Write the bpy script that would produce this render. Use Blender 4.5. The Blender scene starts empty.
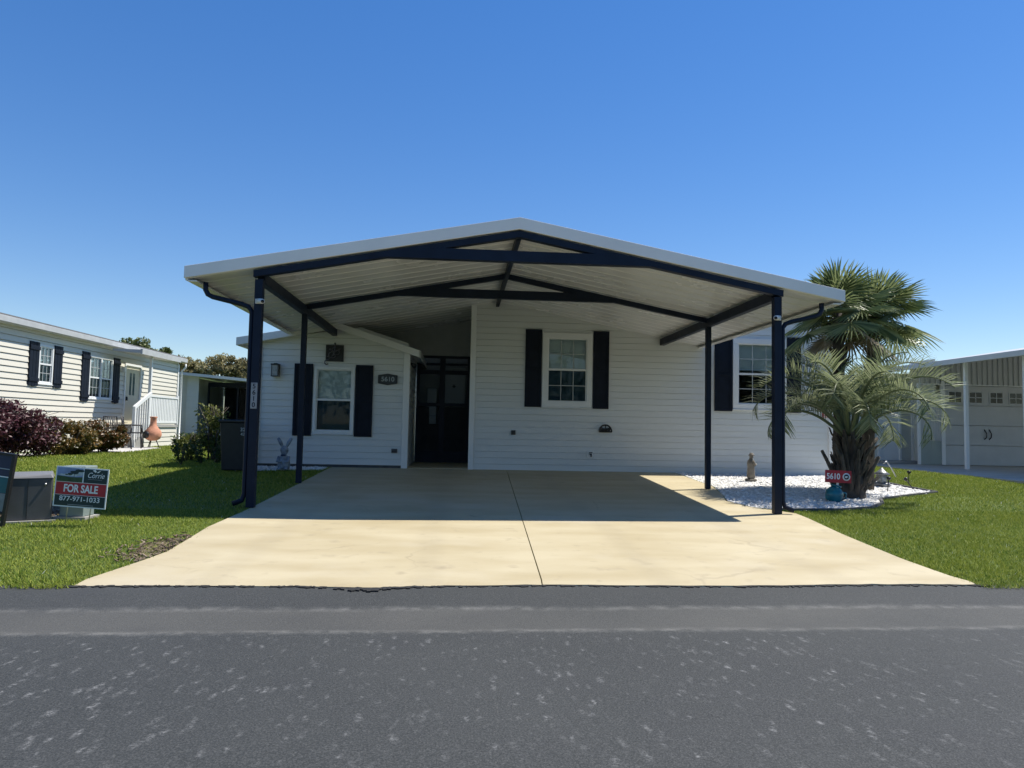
import bpy, math, random
import numpy as np
from mathutils import Vector, Matrix
random.seed(7)
rng = np.random.default_rng(11)
PI = math.pi
sc = bpy.context.scene
C = sc.collection
R = math.radians

# ------------------------------------------------------------------ materials
def _nodes(name):
    m = bpy.data.materials.new(name); m.use_nodes = True
    nt = m.node_tree; b = nt.nodes['Principled BSDF']
    return m, nt, b

def mat(name, col, rough=.6, metal=0, var=.12, scale=3., col2=None, bump=0, bscale=60., detail=4, stretch=None, spec=.5):
    m, nt, b = _nodes(name)
    n, l = nt.nodes, nt.links
    tc = n.new('ShaderNodeTexCoord')
    src = tc.outputs['Object']
    if stretch:
        mp = n.new('ShaderNodeMapping'); mp.inputs['Scale'].default_value = stretch
        l.new(src, mp.inputs['Vector']); src = mp.outputs['Vector']
    nz = n.new('ShaderNodeTexNoise'); nz.inputs['Scale'].default_value = scale; nz.inputs['Detail'].default_value = detail
    l.new(src, nz.inputs['Vector'])
    mix = n.new('ShaderNodeMix'); mix.data_type = 'RGBA'
    c2 = col2 or tuple(c*(1-var) for c in col); c1 = col if col2 else tuple(min(1, c*(1+var*.5)) for c in col)
    mix.inputs[6].default_value = (*c1, 1); mix.inputs[7].default_value = (*c2, 1)
    rp = n.new('ShaderNodeMapRange'); rp.inputs[1].default_value = .3; rp.inputs[2].default_value = .7
    l.new(nz.outputs['Fac'], rp.inputs[0]); l.new(rp.outputs[0], mix.inputs[0])
    l.new(mix.outputs[2], b.inputs['Base Color'])
    rr = n.new('ShaderNodeMapRange'); rr.inputs[3].default_value = max(.02, rough-.07); rr.inputs[4].default_value = min(1, rough+.07)
    l.new(nz.outputs['Fac'], rr.inputs[0]); l.new(rr.outputs[0], b.inputs['Roughness'])
    b.inputs['Metallic'].default_value = metal
    b.inputs['Specular IOR Level'].default_value = spec
    if bump:
        nb = n.new('ShaderNodeTexNoise'); nb.inputs['Scale'].default_value = bscale; nb.inputs['Detail'].default_value = 5
        l.new(src, nb.inputs['Vector'])
        bp = n.new('ShaderNodeBump'); bp.inputs['Strength'].default_value = bump; bp.inputs['Distance'].default_value = .01
        l.new(nb.outputs['Fac'], bp.inputs['Height']); l.new(bp.outputs[0], b.inputs['Normal'])
    return m

def leaf_mat(name, cols, trans=.35, rough=.5, patch=None, spec=.3):
    """random hue for every separate leaf or blade"""
    m, nt, b = _nodes(name); n, l = nt.nodes, nt.links
    g = n.new('ShaderNodeNewGeometry')
    cr = n.new('ShaderNodeValToRGB'); els = cr.color_ramp.elements
    for i, c in enumerate(cols):
        p = i/(len(cols)-1)
        e = els[0] if i == 0 else (els[1] if i == len(cols)-1 else els.new(p))
        e.position = p; e.color = (*c, 1)
    l.new(g.outputs['Random Per Island'], cr.inputs['Fac'])
    col = cr.outputs['Color']
    if patch:
        nz = n.new('ShaderNodeTexNoise'); nz.inputs['Scale'].default_value = patch[1]; nz.inputs['Detail'].default_value = 5
        tc = n.new('ShaderNodeTexCoord'); l.new(tc.outputs['Object'], nz.inputs['Vector'])
        rp = n.new('ShaderNodeMapRange'); rp.inputs[1].default_value = .42; rp.inputs[2].default_value = .68
        rp.inputs[4].default_value = patch[2]
        l.new(nz.outputs['Fac'], rp.inputs[0])
        mx = n.new('ShaderNodeMix'); mx.data_type = 'RGBA'; mx.inputs[7].default_value = (*patch[0], 1)
        l.new(col, mx.inputs[6]); l.new(rp.outputs[0], mx.inputs[0]); col = mx.outputs[2]
    l.new(col, b.inputs['Base Color']); b.inputs['Roughness'].default_value = rough
    b.inputs['Specular IOR Level'].default_value = spec
    tr = n.new('ShaderNodeBsdfTranslucent'); l.new(col, tr.inputs['Color'])
    ms = n.new('ShaderNodeMixShader'); ms.inputs[0].default_value = trans
    l.new(b.outputs[0], ms.inputs[1]); l.new(tr.outputs[0], ms.inputs[2])
    l.new(ms.outputs[0], n['Material Output'].inputs['Surface'])
    return m

def glass_mat(name, tint, mul=.85, add=.0):
    m = bpy.data.materials.new(name); m.use_nodes = True
    n, l = m.node_tree.nodes, m.node_tree.links
    n.remove(n['Principled BSDF'])
    fr = n.new('ShaderNodeFresnel'); fr.inputs['IOR'].default_value = 1.5
    mm = n.new('ShaderNodeMath'); mm.operation = 'MULTIPLY_ADD'; mm.inputs[1].default_value = mul; mm.inputs[2].default_value = add
    l.new(fr.outputs[0], mm.inputs[0])
    gl = n.new('ShaderNodeBsdfGlossy'); gl.inputs['Roughness'].default_value = .02
    nz = n.new('ShaderNodeTexNoise'); nz.inputs['Scale'].default_value = 2.2
    tc = n.new('ShaderNodeTexCoord'); l.new(tc.outputs['Object'], nz.inputs['Vector'])
    bp = n.new('ShaderNodeBump'); bp.inputs['Strength'].default_value = .012; bp.inputs['Distance'].default_value = .02
    l.new(nz.outputs['Fac'], bp.inputs['Height']); l.new(bp.outputs[0], gl.inputs['Normal'])
    tr = n.new('ShaderNodeBsdfTransparent'); tr.inputs['Color'].default_value = (*tint, 1)
    ms = n.new('ShaderNodeMixShader'); l.new(mm.outputs[0], ms.inputs[0])
    l.new(tr.outputs[0], ms.inputs[1]); l.new(gl.outputs[0], ms.inputs[2])
    l.new(ms.outputs[0], n['Material Output'].inputs['Surface'])
    return m

M = {}
M['siding'] = mat('white_vinyl', (.62, .635, .62), .45, var=.05, scale=1.2, bump=.05, bscale=30, stretch=(.4, .4, 3))
M['cream'] = mat('cream_vinyl', (.62, .59, .50), .5, var=.06, scale=1.2, stretch=(.4, .4, 3))
M['greige'] = mat('pale_grey_vinyl', (.50, .51, .46), .5, var=.06, scale=1.2, stretch=(.4, .4, 3))
M['greypanel'] = mat('grey_green_panel', (.30, .34, .31), .55, var=.06)
M['white'] = mat('white_trim', (.70, .71, .70), .4, var=.05, scale=2)
M['alu'] = mat('white_aluminium', (.67, .67, .655), .26, var=.05, scale=1.5, bump=.06, bscale=3)
M['fascia'] = mat('fascia_paint', (.80, .79, .76), .4, var=.05, scale=2)
M['navy'] = mat('navy_paint', (.006, .012, .028), .5, var=.25, scale=4, spec=.25)
M['navy2'] = mat('navy_vinyl', (.006, .010, .020), .6, var=.25, scale=6, spec=.2)
M['black'] = mat('black_metal', (.012, .012, .014), .45, var=.3, scale=8)
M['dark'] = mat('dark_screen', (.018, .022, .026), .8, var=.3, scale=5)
M['bin'] = mat('black_plastic', (.013, .014, .016), .5, var=.3, scale=9)
M['grille'] = mat('grey_white_grille', (.40, .42, .42), .5, var=.05)
M['gutter_grey'] = mat('weathered_gutter', (.40, .41, .41), .45, var=.12, scale=4)
M['shade_white'] = mat('shaded_white_paint', (.47, .48, .475), .5, var=.06)  # white paint with the carport's shade put into the colour
M['found'] = mat('dark_concrete', (.10, .10, .10), .9, var=.3, scale=7, bump=.3)
M['found2'] = mat('grey_concrete', (.33, .32, .30), .85, var=.18, scale=2.5, bump=.15, bscale=90)
M['shingle'] = mat('grey_shingle', (.16, .16, .16), .9, var=.35, scale=25, bump=.3)
M['green_metal'] = mat('grey_green_metal', (.20, .25, .24), .55, var=.15, scale=6)
M['box_metal'] = mat('grey_utility_metal', (.075, .077, .08), .55, var=.2, scale=5, bump=.05)
M['red'] = mat('red_sign_paint', (.42, .018, .035), .4, var=.12, scale=9)
M['teal_sign'] = mat('dark_teal_print', (.004, .030, .038), .4, var=.1)
M['teal_print'] = mat('teal_print', (.01, .12, .15), .4, var=.1)
M['navy_print'] = mat('navy_print', (.012, .025, .07), .4, var=.1)
M['grey_print'] = mat('grey_print', (.22, .24, .26), .4, var=.2, scale=20)
M['photo_sky'] = mat('printed_pale_blue', (.22, .30, .50), .4, var=.3, scale=9)
M['photo_green'] = mat('printed_green', (.025, .075, .03), .4, var=.4, scale=22)
M['photo_cloud'] = mat('printed_white', (.45, .52, .55), .4, var=.3, scale=22)
M['lettering'] = mat('white_lettering', (.78, .80, .80), .5, var=.04)
M['greyletter'] = mat('grey_lettering', (.36, .40, .42), .5, var=.04)
M['wire'] = mat('galvanised_wire', (.45, .45, .45), .4, .8, var=.1)
M['teal_pot'] = mat('teal_glaze', (.012, .16, .20), .2, var=.35, scale=9)
M['stone'] = mat('weathered_stone', (.20, .18, .15), .9, var=.4, scale=14, bump=.5, bscale=70)
M['bunny'] = mat('painted_blue_grey', (.26, .30, .36), .6, var=.45, scale=16)
M['pewter'] = mat('pewter', (.24, .24, .24), .4, .5, var=.3, scale=14)
M['bronze'] = mat('dark_bronze', (.03, .035, .04), .4, .3, var=.4, scale=14)
M['pewter_scroll'] = mat('pewter_scroll', (.10, .10, .115), .35, .6, var=.3, scale=14)
M['terracotta'] = mat('terracotta', (.55, .25, .15), .8, var=.25, scale=8, bump=.2)
M['bark'] = mat('bark', (.09, .075, .06), .95, var=.4, scale=12, bump=.6, bscale=40)
M['palm_bark'] = mat('palm_bark', (.075, .062, .05), .95, var=.5, scale=16, bump=.7, bscale=45, stretch=(1, 1, .35))
M['palm_boot'] = mat('palm_boot', (.105, .085, .065), .9, var=.5, scale=14, bump=.5, bscale=45)
M['beige_door'] = mat('pale_yellow_door', (.60, .55, .40), .5, var=.05)
M['grey_door'] = mat('shaded_white_door', (.52, .54, .55), .5, var=.05)
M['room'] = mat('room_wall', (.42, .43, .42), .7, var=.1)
M['blind'] = mat('blind_slat', (.72, .76, .76), .6, var=.08)
M['soil'] = mat('mulch', (.16, .12, .075), .95, var=.5, scale=28, bump=.8, bscale=60)
M['drive_grey'] = mat('grey_tan_concrete', (.45, .42, .36), .85, var=.15, scale=2)
M['path'] = mat('pale_walkway', (.52, .50, .47), .85, var=.15, scale=3, bump=.1)
M['lens'] = mat('lens_black', (.01, .01, .012), .1, var=.1)
M['lamp_glass'] = mat('seeded_glass', (.30, .32, .33), .15, var=.3, scale=20)
M['glass'] = glass_mat('window_glass', (.86, .91, .92), .7)
M['glass_dark'] = glass_mat('screened_glass', (.40, .49, .54), .3)
M['screen'] = glass_mat('screen_mesh', (.72, .74, .76), .06)

# lawn, road, driveway, gravel materials
def lawn_mat():
    m, nt, b = _nodes('lawn_turf'); n, l = nt.nodes, nt.links
    tc = n.new('ShaderNodeTexCoord')
    a = n.new('ShaderNodeTexNoise'); a.inputs['Scale'].default_value = .9; a.inputs['Detail'].default_value = 6
    c = n.new('ShaderNodeTexNoise'); c.inputs['Scale'].default_value = 45; c.inputs['Detail'].default_value = 4
    for q in (a, c): l.new(tc.outputs['Object'], q.inputs['Vector'])
    r = n.new('ShaderNodeValToRGB'); r.color_ramp.elements[0].color = (.035, .065, .010, 1); r.color_ramp.elements[1].color = (.13, .18, .03, 1)
    r.color_ramp.elements[0].position = .3; r.color_ramp.elements[1].position = .72
    ad = n.new('ShaderNodeMath'); ad.operation = 'MULTIPLY_ADD'; ad.inputs[1].default_value = .5
    l.new(c.outputs['Fac'], ad.inputs[0]); hf = n.new('ShaderNodeMath'); hf.operation = 'MULTIPLY'; hf.inputs[1].default_value = .5
    l.new(a.outputs['Fac'], hf.inputs[0]); l.new(hf.outputs[0], ad.inputs[2])
    l.new(ad.outputs[0], r.inputs['Fac']); l.new(r.outputs['Color'], b.inputs['Base Color'])
    b.inputs['Roughness'].default_value = .9
    bp = n.new('ShaderNodeBump'); bp.inputs['Strength'].default_value = .6; bp.inputs['Distance'].default_value = .03
    l.new(c.outputs['Fac'], bp.inputs['Height']); l.new(bp.outputs[0], b.inputs['Normal'])
    return m
M['lawn'] = lawn_mat()

def road_mat():
    m, nt, b = _nodes('asphalt'); n, l = nt.nodes, nt.links
    tc = n.new('ShaderNodeTexCoord'); O = tc.outputs['Object']
    def noise(s, d=4, vec=O, rough=.5):
        q = n.new('ShaderNodeTexNoise'); q.inputs['Scale'].default_value = s; q.inputs['Detail'].default_value = d
        q.inputs['Roughness'].default_value = rough; l.new(vec, q.inputs['Vector']); return q.outputs['Fac']
    def mr(x, a, c, lo=0., hi=1.):
        q = n.new('ShaderNodeMapRange'); q.inputs[1].default_value = a; q.inputs[2].default_value = c
        q.inputs[3].default_value = lo; q.inputs[4].default_value = hi; l.new(x, q.inputs[0]); return q.outputs[0]
    def mth(op, x, y):
        q = n.new('ShaderNodeMath'); q.operation = op
        for i, v in enumerate((x, y)):
            if isinstance(v, (int, float)): q.inputs[i].default_value = v
            else: l.new(v, q.inputs[i])
        return q.outputs[0]
    def mixc(f, a, c):
        q = n.new('ShaderNodeMix'); q.data_type = 'RGBA'; l.new(f, q.inputs[0])
        for i, v in ((6, a), (7, c)):
            if isinstance(v, tuple): q.inputs[i].default_value = (*v, 1)
            else: l.new(v, q.inputs[i])
        return q.outputs[2]
    big = noise(.5, 6)
    base = mixc(mr(big, .35, .65), (.022, .025, .0255), (.034, .037, .0365))
    grit = noise(120, 3)
    base = mixc(mr(grit, .40, .75, 0, .8), base, (.070, .073, .073))
    # sandy valley gutter running along the kerb line
    sep = n.new('ShaderNodeSeparateXYZ'); l.new(O, sep.inputs[0])
    v = mth('SUBTRACT', sep.outputs['Y'], mth('MULTIPLY', sep.outputs['X'], .024))
    v = mth('ADD', v, mth('MULTIPLY', mth('SUBTRACT', noise(1.1, 5), .5), .10))
    v = mth('ADD', v, mth('MULTIPLY', mth('SUBTRACT', noise(60, 3), .5), .06))
    lo, hi = mr(v, 4.20, 4.25), mr(v, 4.70, 4.76, 1, 0)
    band = mth('MULTIPLY', mth('MULTIPLY', lo, hi), mr(noise(.8, 5), .25, .6, .18, .5))
    base = mixc(band, base, (.105, .102, .092))
    e1 = mth('MULTIPLY', mr(v, 4.16, 4.23), mr(v, 4.24, 4.30, 1, 0)); e2 = mth('MULTIPLY', mr(v, 4.67, 4.73), mr(v, 4.73, 4.80, 1, 0))
    eg = mth('MULTIPLY', mth('ADD', e1, e2), mr(noise(11, 7), .40, .70, .05, .48))
    base = mixc(eg, base, (.23, .225, .21))
    base = mixc(mr(noise(130, 3), .52, .8, 0, .55), base, (.13, .13, .125))
    base = mixc(mr(noise(90, 3), .56, .8, 0, .6), base, (.018, .02, .022))
    # pale scuffs: short flecks dragged diagonally
    def flecks(ang, sx, sy, s, r0, r1, off):
        mp = n.new('ShaderNodeMapping'); mp.inputs['Rotation'].default_value = (0, 0, R(ang)); mp.inputs['Scale'].default_value = (sx, sy, 1)
        mp.inputs['Location'].default_value = (off, off*1.7, 0)
        wv = n.new('ShaderNodeTexNoise'); wv.inputs['Scale'].default_value = 9; l.new(O, wv.inputs['Vector'])
        add = n.new('ShaderNodeVectorMath'); add.operation = 'MULTIPLY_ADD'; add.inputs[1].default_value = (.07, .07, 0)
        l.new(wv.outputs['Color'], add.inputs[0]); l.new(O, add.inputs[2]); l.new(add.outputs[0], mp.inputs['Vector'])
        vo = n.new('ShaderNodeTexVoronoi'); vo.inputs['Scale'].default_value = s; l.new(mp.outputs[0], vo.inputs['Vector'])
        sp = n.new('ShaderNodeSeparateColor'); l.new(vo.outputs['Color'], sp.inputs[0])
        f = mth('MULTIPLY', mr(vo.outputs['Distance'], r0, r1, 1, 0), mr(sp.outputs[0], .25, .75, 0, 1))
        return mth('MULTIPLY', f, mr(noise(48, 6, rough=.8), .45, .63))
    road_only = mr(v, 4.05, 4.2, 1, 0)
    fl = mth('MAXIMUM', flecks(-14, 2.9, 1, 5.6, .05, .34, 0), flecks(-38, 2.4, 1, 8.5, .05, .31, 3.3))
    fl = mth('MULTIPLY', mth('MULTIPLY', fl, mr(noise(.9, 3), .3, .6, .35, 1)), road_only)
    base = mixc(mth('MULTIPLY', fl, .66), base, (.36, .36, .355))
    # damp dark blotches
    base = mixc(mr(noise(1.7, 5), .56, .75, 0, .28), base, (.035, .036, .040))
    l.new(base, b.inputs['Base Color'])
    b.inputs['Roughness'].default_value = .8
    b.inputs['Specular IOR Level'].default_value = .35
    bp = n.new('ShaderNodeBump'); bp.inputs['Strength'].default_value = .55; bp.inputs['Distance'].default_value = .006
    l.new(noise(150, 3), bp.inputs['Height']); l.new(bp.outputs[0], b.inputs['Normal'])
    return m
M['road'] = road_mat()

def drive_mat():
    m, nt, b = _nodes('sealed_concrete'); n, l = nt.nodes, nt.links
    tc = n.new('ShaderNodeTexCoord'); O = tc.outputs['Object']
    mp = n.new('ShaderNodeMapping'); mp.inputs['Scale'].default_value = (.55, 1.4, 1); l.new(O, mp.inputs['Vector'])
    def noise(s, d, vec):
        q = n.new('ShaderNodeTexNoise'); q.inputs['Scale'].default_value = s; q.inputs['Detail'].default_value = d; l.new(vec, q.inputs['Vector']); return q.outputs['Fac']
    def ramp(f, a, c, p0, p1):
        r = n.new('ShaderNodeMapRange'); r.inputs[1].default_value = p0; r.inputs[2].default_value = p1; l.new(f, r.inputs[0])
        q = n.new('ShaderNodeMix'); q.data_type = 'RGBA'; l.new(r.outputs[0], q.inputs[0])
        for i, v in ((6, a), (7, c)):
            if isinstance(v, tuple): q.inputs[i].default_value = (*v, 1)
            else: l.new(v, q.inputs[i])
        return q.outputs[2]
    c = ramp(noise(1.6, 7, mp.outputs[0]), (.405, .335, .20), (.495, .427, .28), .32, .66)
    c = ramp(noise(5.5, 6, O), c, (.335, .28, .185), .60, .85)
    c = ramp(noise(.7, 5, O), c, (.51, .455, .335), .55, .8)
    c = ramp(noise(140, 2, O), c, (.39, .335, .24), .62, .95)
    def mth(op, x, y):
        q = n.new('ShaderNodeMath'); q.operation = op
        for i, v in enumerate((x, y)):
            if isinstance(v, (int, float)): q.inputs[i].default_value = v
            else: l.new(v, q.inputs[i])
        return q.outputs[0]
    sep = n.new('ShaderNodeSeparateXYZ'); l.new(O, sep.inputs[0])
    wx = mth('ADD', sep.outputs['X'], mth('MULTIPLY', mth('SUBTRACT', noise(.5, 2, O), .5), .35))
    tot = None
    for xc in (-1.75, -.25, 1.55, 3.0):
        d_ = mth('ABSOLUTE', mth('SUBTRACT', wx, xc), 0)
        r_ = n.new('ShaderNodeMapRange'); r_.inputs[1].default_value = .05; r_.inputs[2].default_value = .17; r_.inputs[3].default_value = 1; r_.inputs[4].default_value = 0
        l.new(d_, r_.inputs[0]); tot = r_.outputs[0] if tot is None else mth('MAXIMUM', tot, r_.outputs[0])
    tot = mth('MULTIPLY', mth('MULTIPLY', tot, noise(3.5, 6, mp.outputs[0])), .26)
    c = ramp(tot, c, (.27, .225, .15), 0, 1)
    vo = n.new('ShaderNodeTexVoronoi'); vo.feature = 'DISTANCE_TO_EDGE'; vo.inputs['Scale'].default_value = .42
    wv = n.new('ShaderNodeVectorMath'); wv.operation = 'MULTIPLY_ADD'; wv.inputs[1].default_value = (.5, .5, 0)
    nv = n.new('ShaderNodeTexNoise'); nv.inputs['Scale'].default_value = 2.2; nv.inputs['Detail'].default_value = 6; l.new(O, nv.inputs['Vector'])
    l.new(nv.outputs['Color'], wv.inputs[0]); l.new(O, wv.inputs[2]); l.new(wv.outputs[0], vo.inputs['Vector'])
    cr = n.new('ShaderNodeMapRange'); cr.inputs[1].default_value = .0015; cr.inputs[2].default_value = .006; cr.inputs[3].default_value = .25; cr.inputs[4].default_value = 0
    l.new(vo.outputs['Distance'], cr.inputs[0])
    gate = n.new('ShaderNodeMapRange'); gate.inputs[1].default_value = .52; gate.inputs[2].default_value = .6; l.new(noise(.6, 2, O), gate.inputs[0])
    c = ramp(mth('MULTIPLY', cr.outputs[0], gate.outputs[0]), c, (.20, .16, .11), 0, 1)
    v2 = n.new('ShaderNodeTexVoronoi'); v2.inputs['Scale'].default_value = 2.1; l.new(wv.outputs[0], v2.inputs['Vector'])
    sc2 = n.new('ShaderNodeSeparateColor'); l.new(v2.outputs['Color'], sc2.inputs[0])
    sp = n.new('ShaderNodeMapRange'); sp.inputs[1].default_value = .02; sp.inputs[2].default_value = .11; sp.inputs[3].default_value = .5; sp.inputs[4].default_value = 0
    l.new(v2.outputs['Distance'], sp.inputs[0])
    pk = mth('GREATER_THAN', sc2.outputs[0], .84)
    c = ramp(mth('MULTIPLY', sp.outputs[0], pk), c, (.16, .13, .095), 0, 1)
    l.new(c, b.inputs['Base Color']); b.inputs['Roughness'].default_value = .62; b.inputs['Specular IOR Level'].default_value = .4
    bp = n.new('ShaderNodeBump'); bp.inputs['Strength'].default_value = .15; bp.inputs['Distance'].default_value = .004
    l.new(noise(110, 4, O), bp.inputs['Height']); l.new(bp.outputs[0], b.inputs['Normal'])
    return m
M['drive'] = drive_mat()
M['gravel'] = leaf_mat('white_stones', [(.55, .54, .52), (.80, .79, .77), (.86, .85, .83)], trans=0, rough=.85)
M['gravel_base'] = mat('gravel_fines', (.66, .65, .62), .9, var=.35, scale=40, bump=.6, bscale=60)
M['grass'] = leaf_mat('grass_blade', [(.05, .13, .006), (.115, .235, .010), (.205, .325, .02), (.38, .40, .09)], trans=.3, rough=.6, spec=.08,
                      patch=((.25, .29, .045), 1.6, .55))
M['pindo'] = leaf_mat('grey_green_frond', [(.11, .145, .065), (.20, .245, .12), (.33, .36, .21)], trans=.42, rough=.38)
M['fan'] = leaf_mat('fan_leaf', [(.085, .125, .045), (.165, .22, .085), (.31, .35, .16)], trans=.4, rough=.38)
M['petiole'] = mat('petiole', (.13, .15, .06), .5, var=.3)
M['fan_dead'] = leaf_mat('dry_fan_leaf', [(.25, .21, .14), (.33, .29, .20)], trans=.3)
M['purple'] = leaf_mat('purple_leaf', [(.030, .010, .016), (.075, .022, .034), (.13, .045, .055)], trans=.2, rough=.45)
M['croton'] = leaf_mat('mixed_croton_leaf', [(.035, .055, .012), (.19, .07, .02), (.10, .11, .02), (.26, .15, .04)], trans=.25, rough=.4)
M['croton2'] = leaf_mat('olive_croton_leaf', [(.035, .055, .012), (.10, .12, .02), (.17, .17, .03), (.22, .09, .03)], trans=.25, rough=.4)
M['bush'] = leaf_mat('light_green_leaf', [(.06, .085, .018), (.13, .16, .03), (.20, .21, .05)], trans=.35)
M['sapling'] = leaf_mat('dark_green_leaf', [(.025, .055, .014), (.06, .10, .03)], trans=.3)
M['tree_a'] = leaf_mat('tree_leaf_green', [(.05, .08, .025), (.10, .14, .04), (.16, .19, .06)], trans=.3)
M['tree_b'] = leaf_mat('tree_leaf_brownish', [(.17, .17, .08), (.30, .27, .13), (.42, .36, .19)], trans=.45)
M['tree_c'] = leaf_mat('tree_leaf_olive', [(.12, .12, .055), (.22, .20, .09), (.32, .27, .13)], trans=.3)

# ------------------------------------------------------------------ mesh collector
class MB:
    def __init__(s, T=None):
        s.v = []; s.f = []; s.sm = []; s.T = T
    def add(s, vs, fs, smooth=False):
        o = len(s.v)
        s.v += [tuple(s.T @ Vector(p)) for p in vs] if s.T is not None else [tuple(p) for p in vs]
        for f in fs: s.f.append(tuple(i+o for i in f)); s.sm.append(smooth)
    def box(s, x0, x1, y0, y1, z0, z1):
        x0, x1 = sorted((x0, x1)); y0, y1 = sorted((y0, y1)); z0, z1 = sorted((z0, z1))
        s.add([(x0,y0,z0),(x1,y0,z0),(x1,y1,z0),(x0,y1,z0),(x0,y0,z1),(x1,y0,z1),(x1,y1,z1),(x0,y1,z1)],
              [(0,3,2,1),(4,5,6,7),(0,1,5,4),(1,2,6,5),(2,3,7,6),(3,0,4,7)])
        return s
    def bar(s, p, q, w, h, up=(0,0,1)):
        p, q = Vector(p), Vector(q); d = (q-p).normalized(); up = Vector(up)
        r = d.cross(up).normalized()*w/2; u = r.cross(d).normalized()*h/2
        s.add([p-r-u,p+r-u,p+r+u,p-r+u,q-r-u,q+r-u,q+r+u,q-r+u],
              [(0,1,2,3),(7,6,5,4),(0,4,5,1),(1,5,6,2),(2,6,7,3),(3,7,4,0)])
        return s
    def tube(s, pts, rad, n=8, cap=True):
        pts = [Vector(p) for p in pts]
        if not isinstance(rad, (list, tuple)): rad = [rad]*len(pts)
        rings = []; prev = None
        for i, p in enumerate(pts):
            t = (pts[min(i+1, len(pts)-1)]-pts[max(i-1, 0)]).normalized()
            if prev is None: a = t.orthogonal().normalized()
            else:
                a = prev-t*prev.dot(t); a = a.normalized() if a.length > 1e-6 else t.orthogonal().normalized()
            prev = a; b = t.cross(a)
            rings.append([p+(a*math.cos(2*PI*k/n)+b*math.sin(2*PI*k/n))*rad[i] for k in range(n)])
        vs = [v for r in rings for v in r]
        fs = [(i*n+k, i*n+(k+1)%n, (i+1)*n+(k+1)%n, (i+1)*n+k) for i in range(len(pts)-1) for k in range(n)]
        if cap: fs += [tuple(reversed(range(n))), tuple((len(pts)-1)*n+k for k in range(n))]
        s.add(vs, fs, True); return s
    def lathe(s, c, prof, n=20, sx=1, sy=1):
        vs = [(c[0]+r*math.cos(2*PI*k/n)*sx, c[1]+r*math.sin(2*PI*k/n)*sy, c[2]+z) for r, z in prof for k in range(n)]
        m = len(prof)
        fs = [(i*n+k, i*n+(k+1)%n, (i+1)*n+(k+1)%n, (i+1)*n+k) for i in range(m-1) for k in range(n)]
        fs += [tuple(reversed(range(n))), tuple((m-1)*n+k for k in range(n))]
        s.add(vs, fs, True); return s
    def ball(s, c, r, n=12, m=8):
        if not isinstance(r, (tuple, list)): r = (r, r, r)
        prof = [(math.sin(PI*i/m), -math.cos(PI*i/m)) for i in range(m+1)]
        vs = [(c[0]+a*r[0]*math.cos(2*PI*k/n), c[1]+a*r[1]*math.sin(2*PI*k/n), c[2]+z*r[2]) for a, z in prof for k in range(n)]
        fs = [(i*n+k, i*n+(k+1)%n, (i+1)*n+(k+1)%n, (i+1)*n+k) for i in range(m) for k in range(n)]
        s.add(vs, fs, True); return s
    def prism(s, poly, y0, y1):
        """polygon in local x,z swept along y"""
        n = len(poly)
        vs = [(x, y0, z) for x, z in poly]+[(x, y1, z) for x, z in poly]
        s.add(vs, [tuple(range(n)), tuple(reversed(range(n, 2*n)))]+[(i, i+n, (i+1) % n+n, (i+1) % n) for i in range(n)])
        return s
    def slab(s, poly, z0, z1):
        n = len(poly)
        vs = [(x, y, z0) for x, y in poly]+[(x, y, z1) for x, y in poly]
        s.add(vs, [tuple(reversed(range(n))), tuple(range(n, 2*n))]+[(i, (i+1) % n, (i+1) % n+n, i+n) for i in range(n)])
        return s
    def build(s, name, m, parent=None, bevel=0):
        off = Vector()
        p = parent
        while p is not None: off = off+p.location; p = p.parent
        me = bpy.data.meshes.new(name)
        me.from_pydata([(x-off.x, y-off.y, z-off.z) for x, y, z in s.v], [], s.f)
        me.polygons.foreach_set('use_smooth', s.sm); me.materials.append(m); me.update()
        o = bpy.data.objects.new(name, me); C.objects.link(o); o.parent = parent
        if bevel:
            b = o.modifiers.new('bevel', 'BEVEL'); b.width = bevel; b.segments = 2; b.limit_method = 'ANGLE'; b.harden_normals = False
        return o

def thing(name, label, cat, loc=(0, 0, 0), group=None):
    o = bpy.data.objects.new(name, None); C.objects.link(o); o.location = loc; o.empty_display_size = .1
    o['label'] = label; o['category'] = cat
    if group: o['group'] = group
    return o
def tag(o, label, cat, group=None, kind=None):
    if label: o['label'] = label
    if cat: o['category'] = cat
    if group: o['group'] = group
    if kind: o['kind'] = kind
    return o
def struct(o): o['kind'] = 'structure'; return o

def FRONT(y): return Matrix.Translation((0, y, 0))                           # wall facing the road, local x = world x
def RIGHTF(x): return Matrix.Translation((x, 0, 0)) @ Matrix.Rotation(PI/2, 4, 'Z')    # wall facing +X, local x = world y
def LEFTF(x): return Matrix.Translation((x, 0, 0)) @ Matrix.Rotation(-PI/2, 4, 'Z')    # wall facing -X, local x = -world y

def text(parent, body, m, pos, size, T, width=None, shear=0, name='lettering', bold=0, align='CENTER'):
    """flat letters on the local plane y = const (facing -y)"""
    cu = bpy.data.curves.new(name, 'FONT'); cu.body = body; cu.size = size; cu.align_x = align; cu.align_y = 'CENTER'
    cu.shear = shear; cu.offset = bold; cu.extrude = .0006
    ob = bpy.data.objects.new(name, cu)
    me = bpy.data.meshes.new_from_object(ob); bpy.data.objects.remove(ob)
    xs = [v.co.x for v in me.vertices]; w = max(xs)-min(xs); k = width/w if width else 1
    mb = MB(T @ Matrix.Translation(pos))
    mb.add([(v.co.x*k, -v.co.z, v.co.y) for v in me.vertices], [tuple(p.vertices) for p in me.polygons])
    bpy.data.meshes.remove(me)
    return mb.build(name, m, parent)

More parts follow.
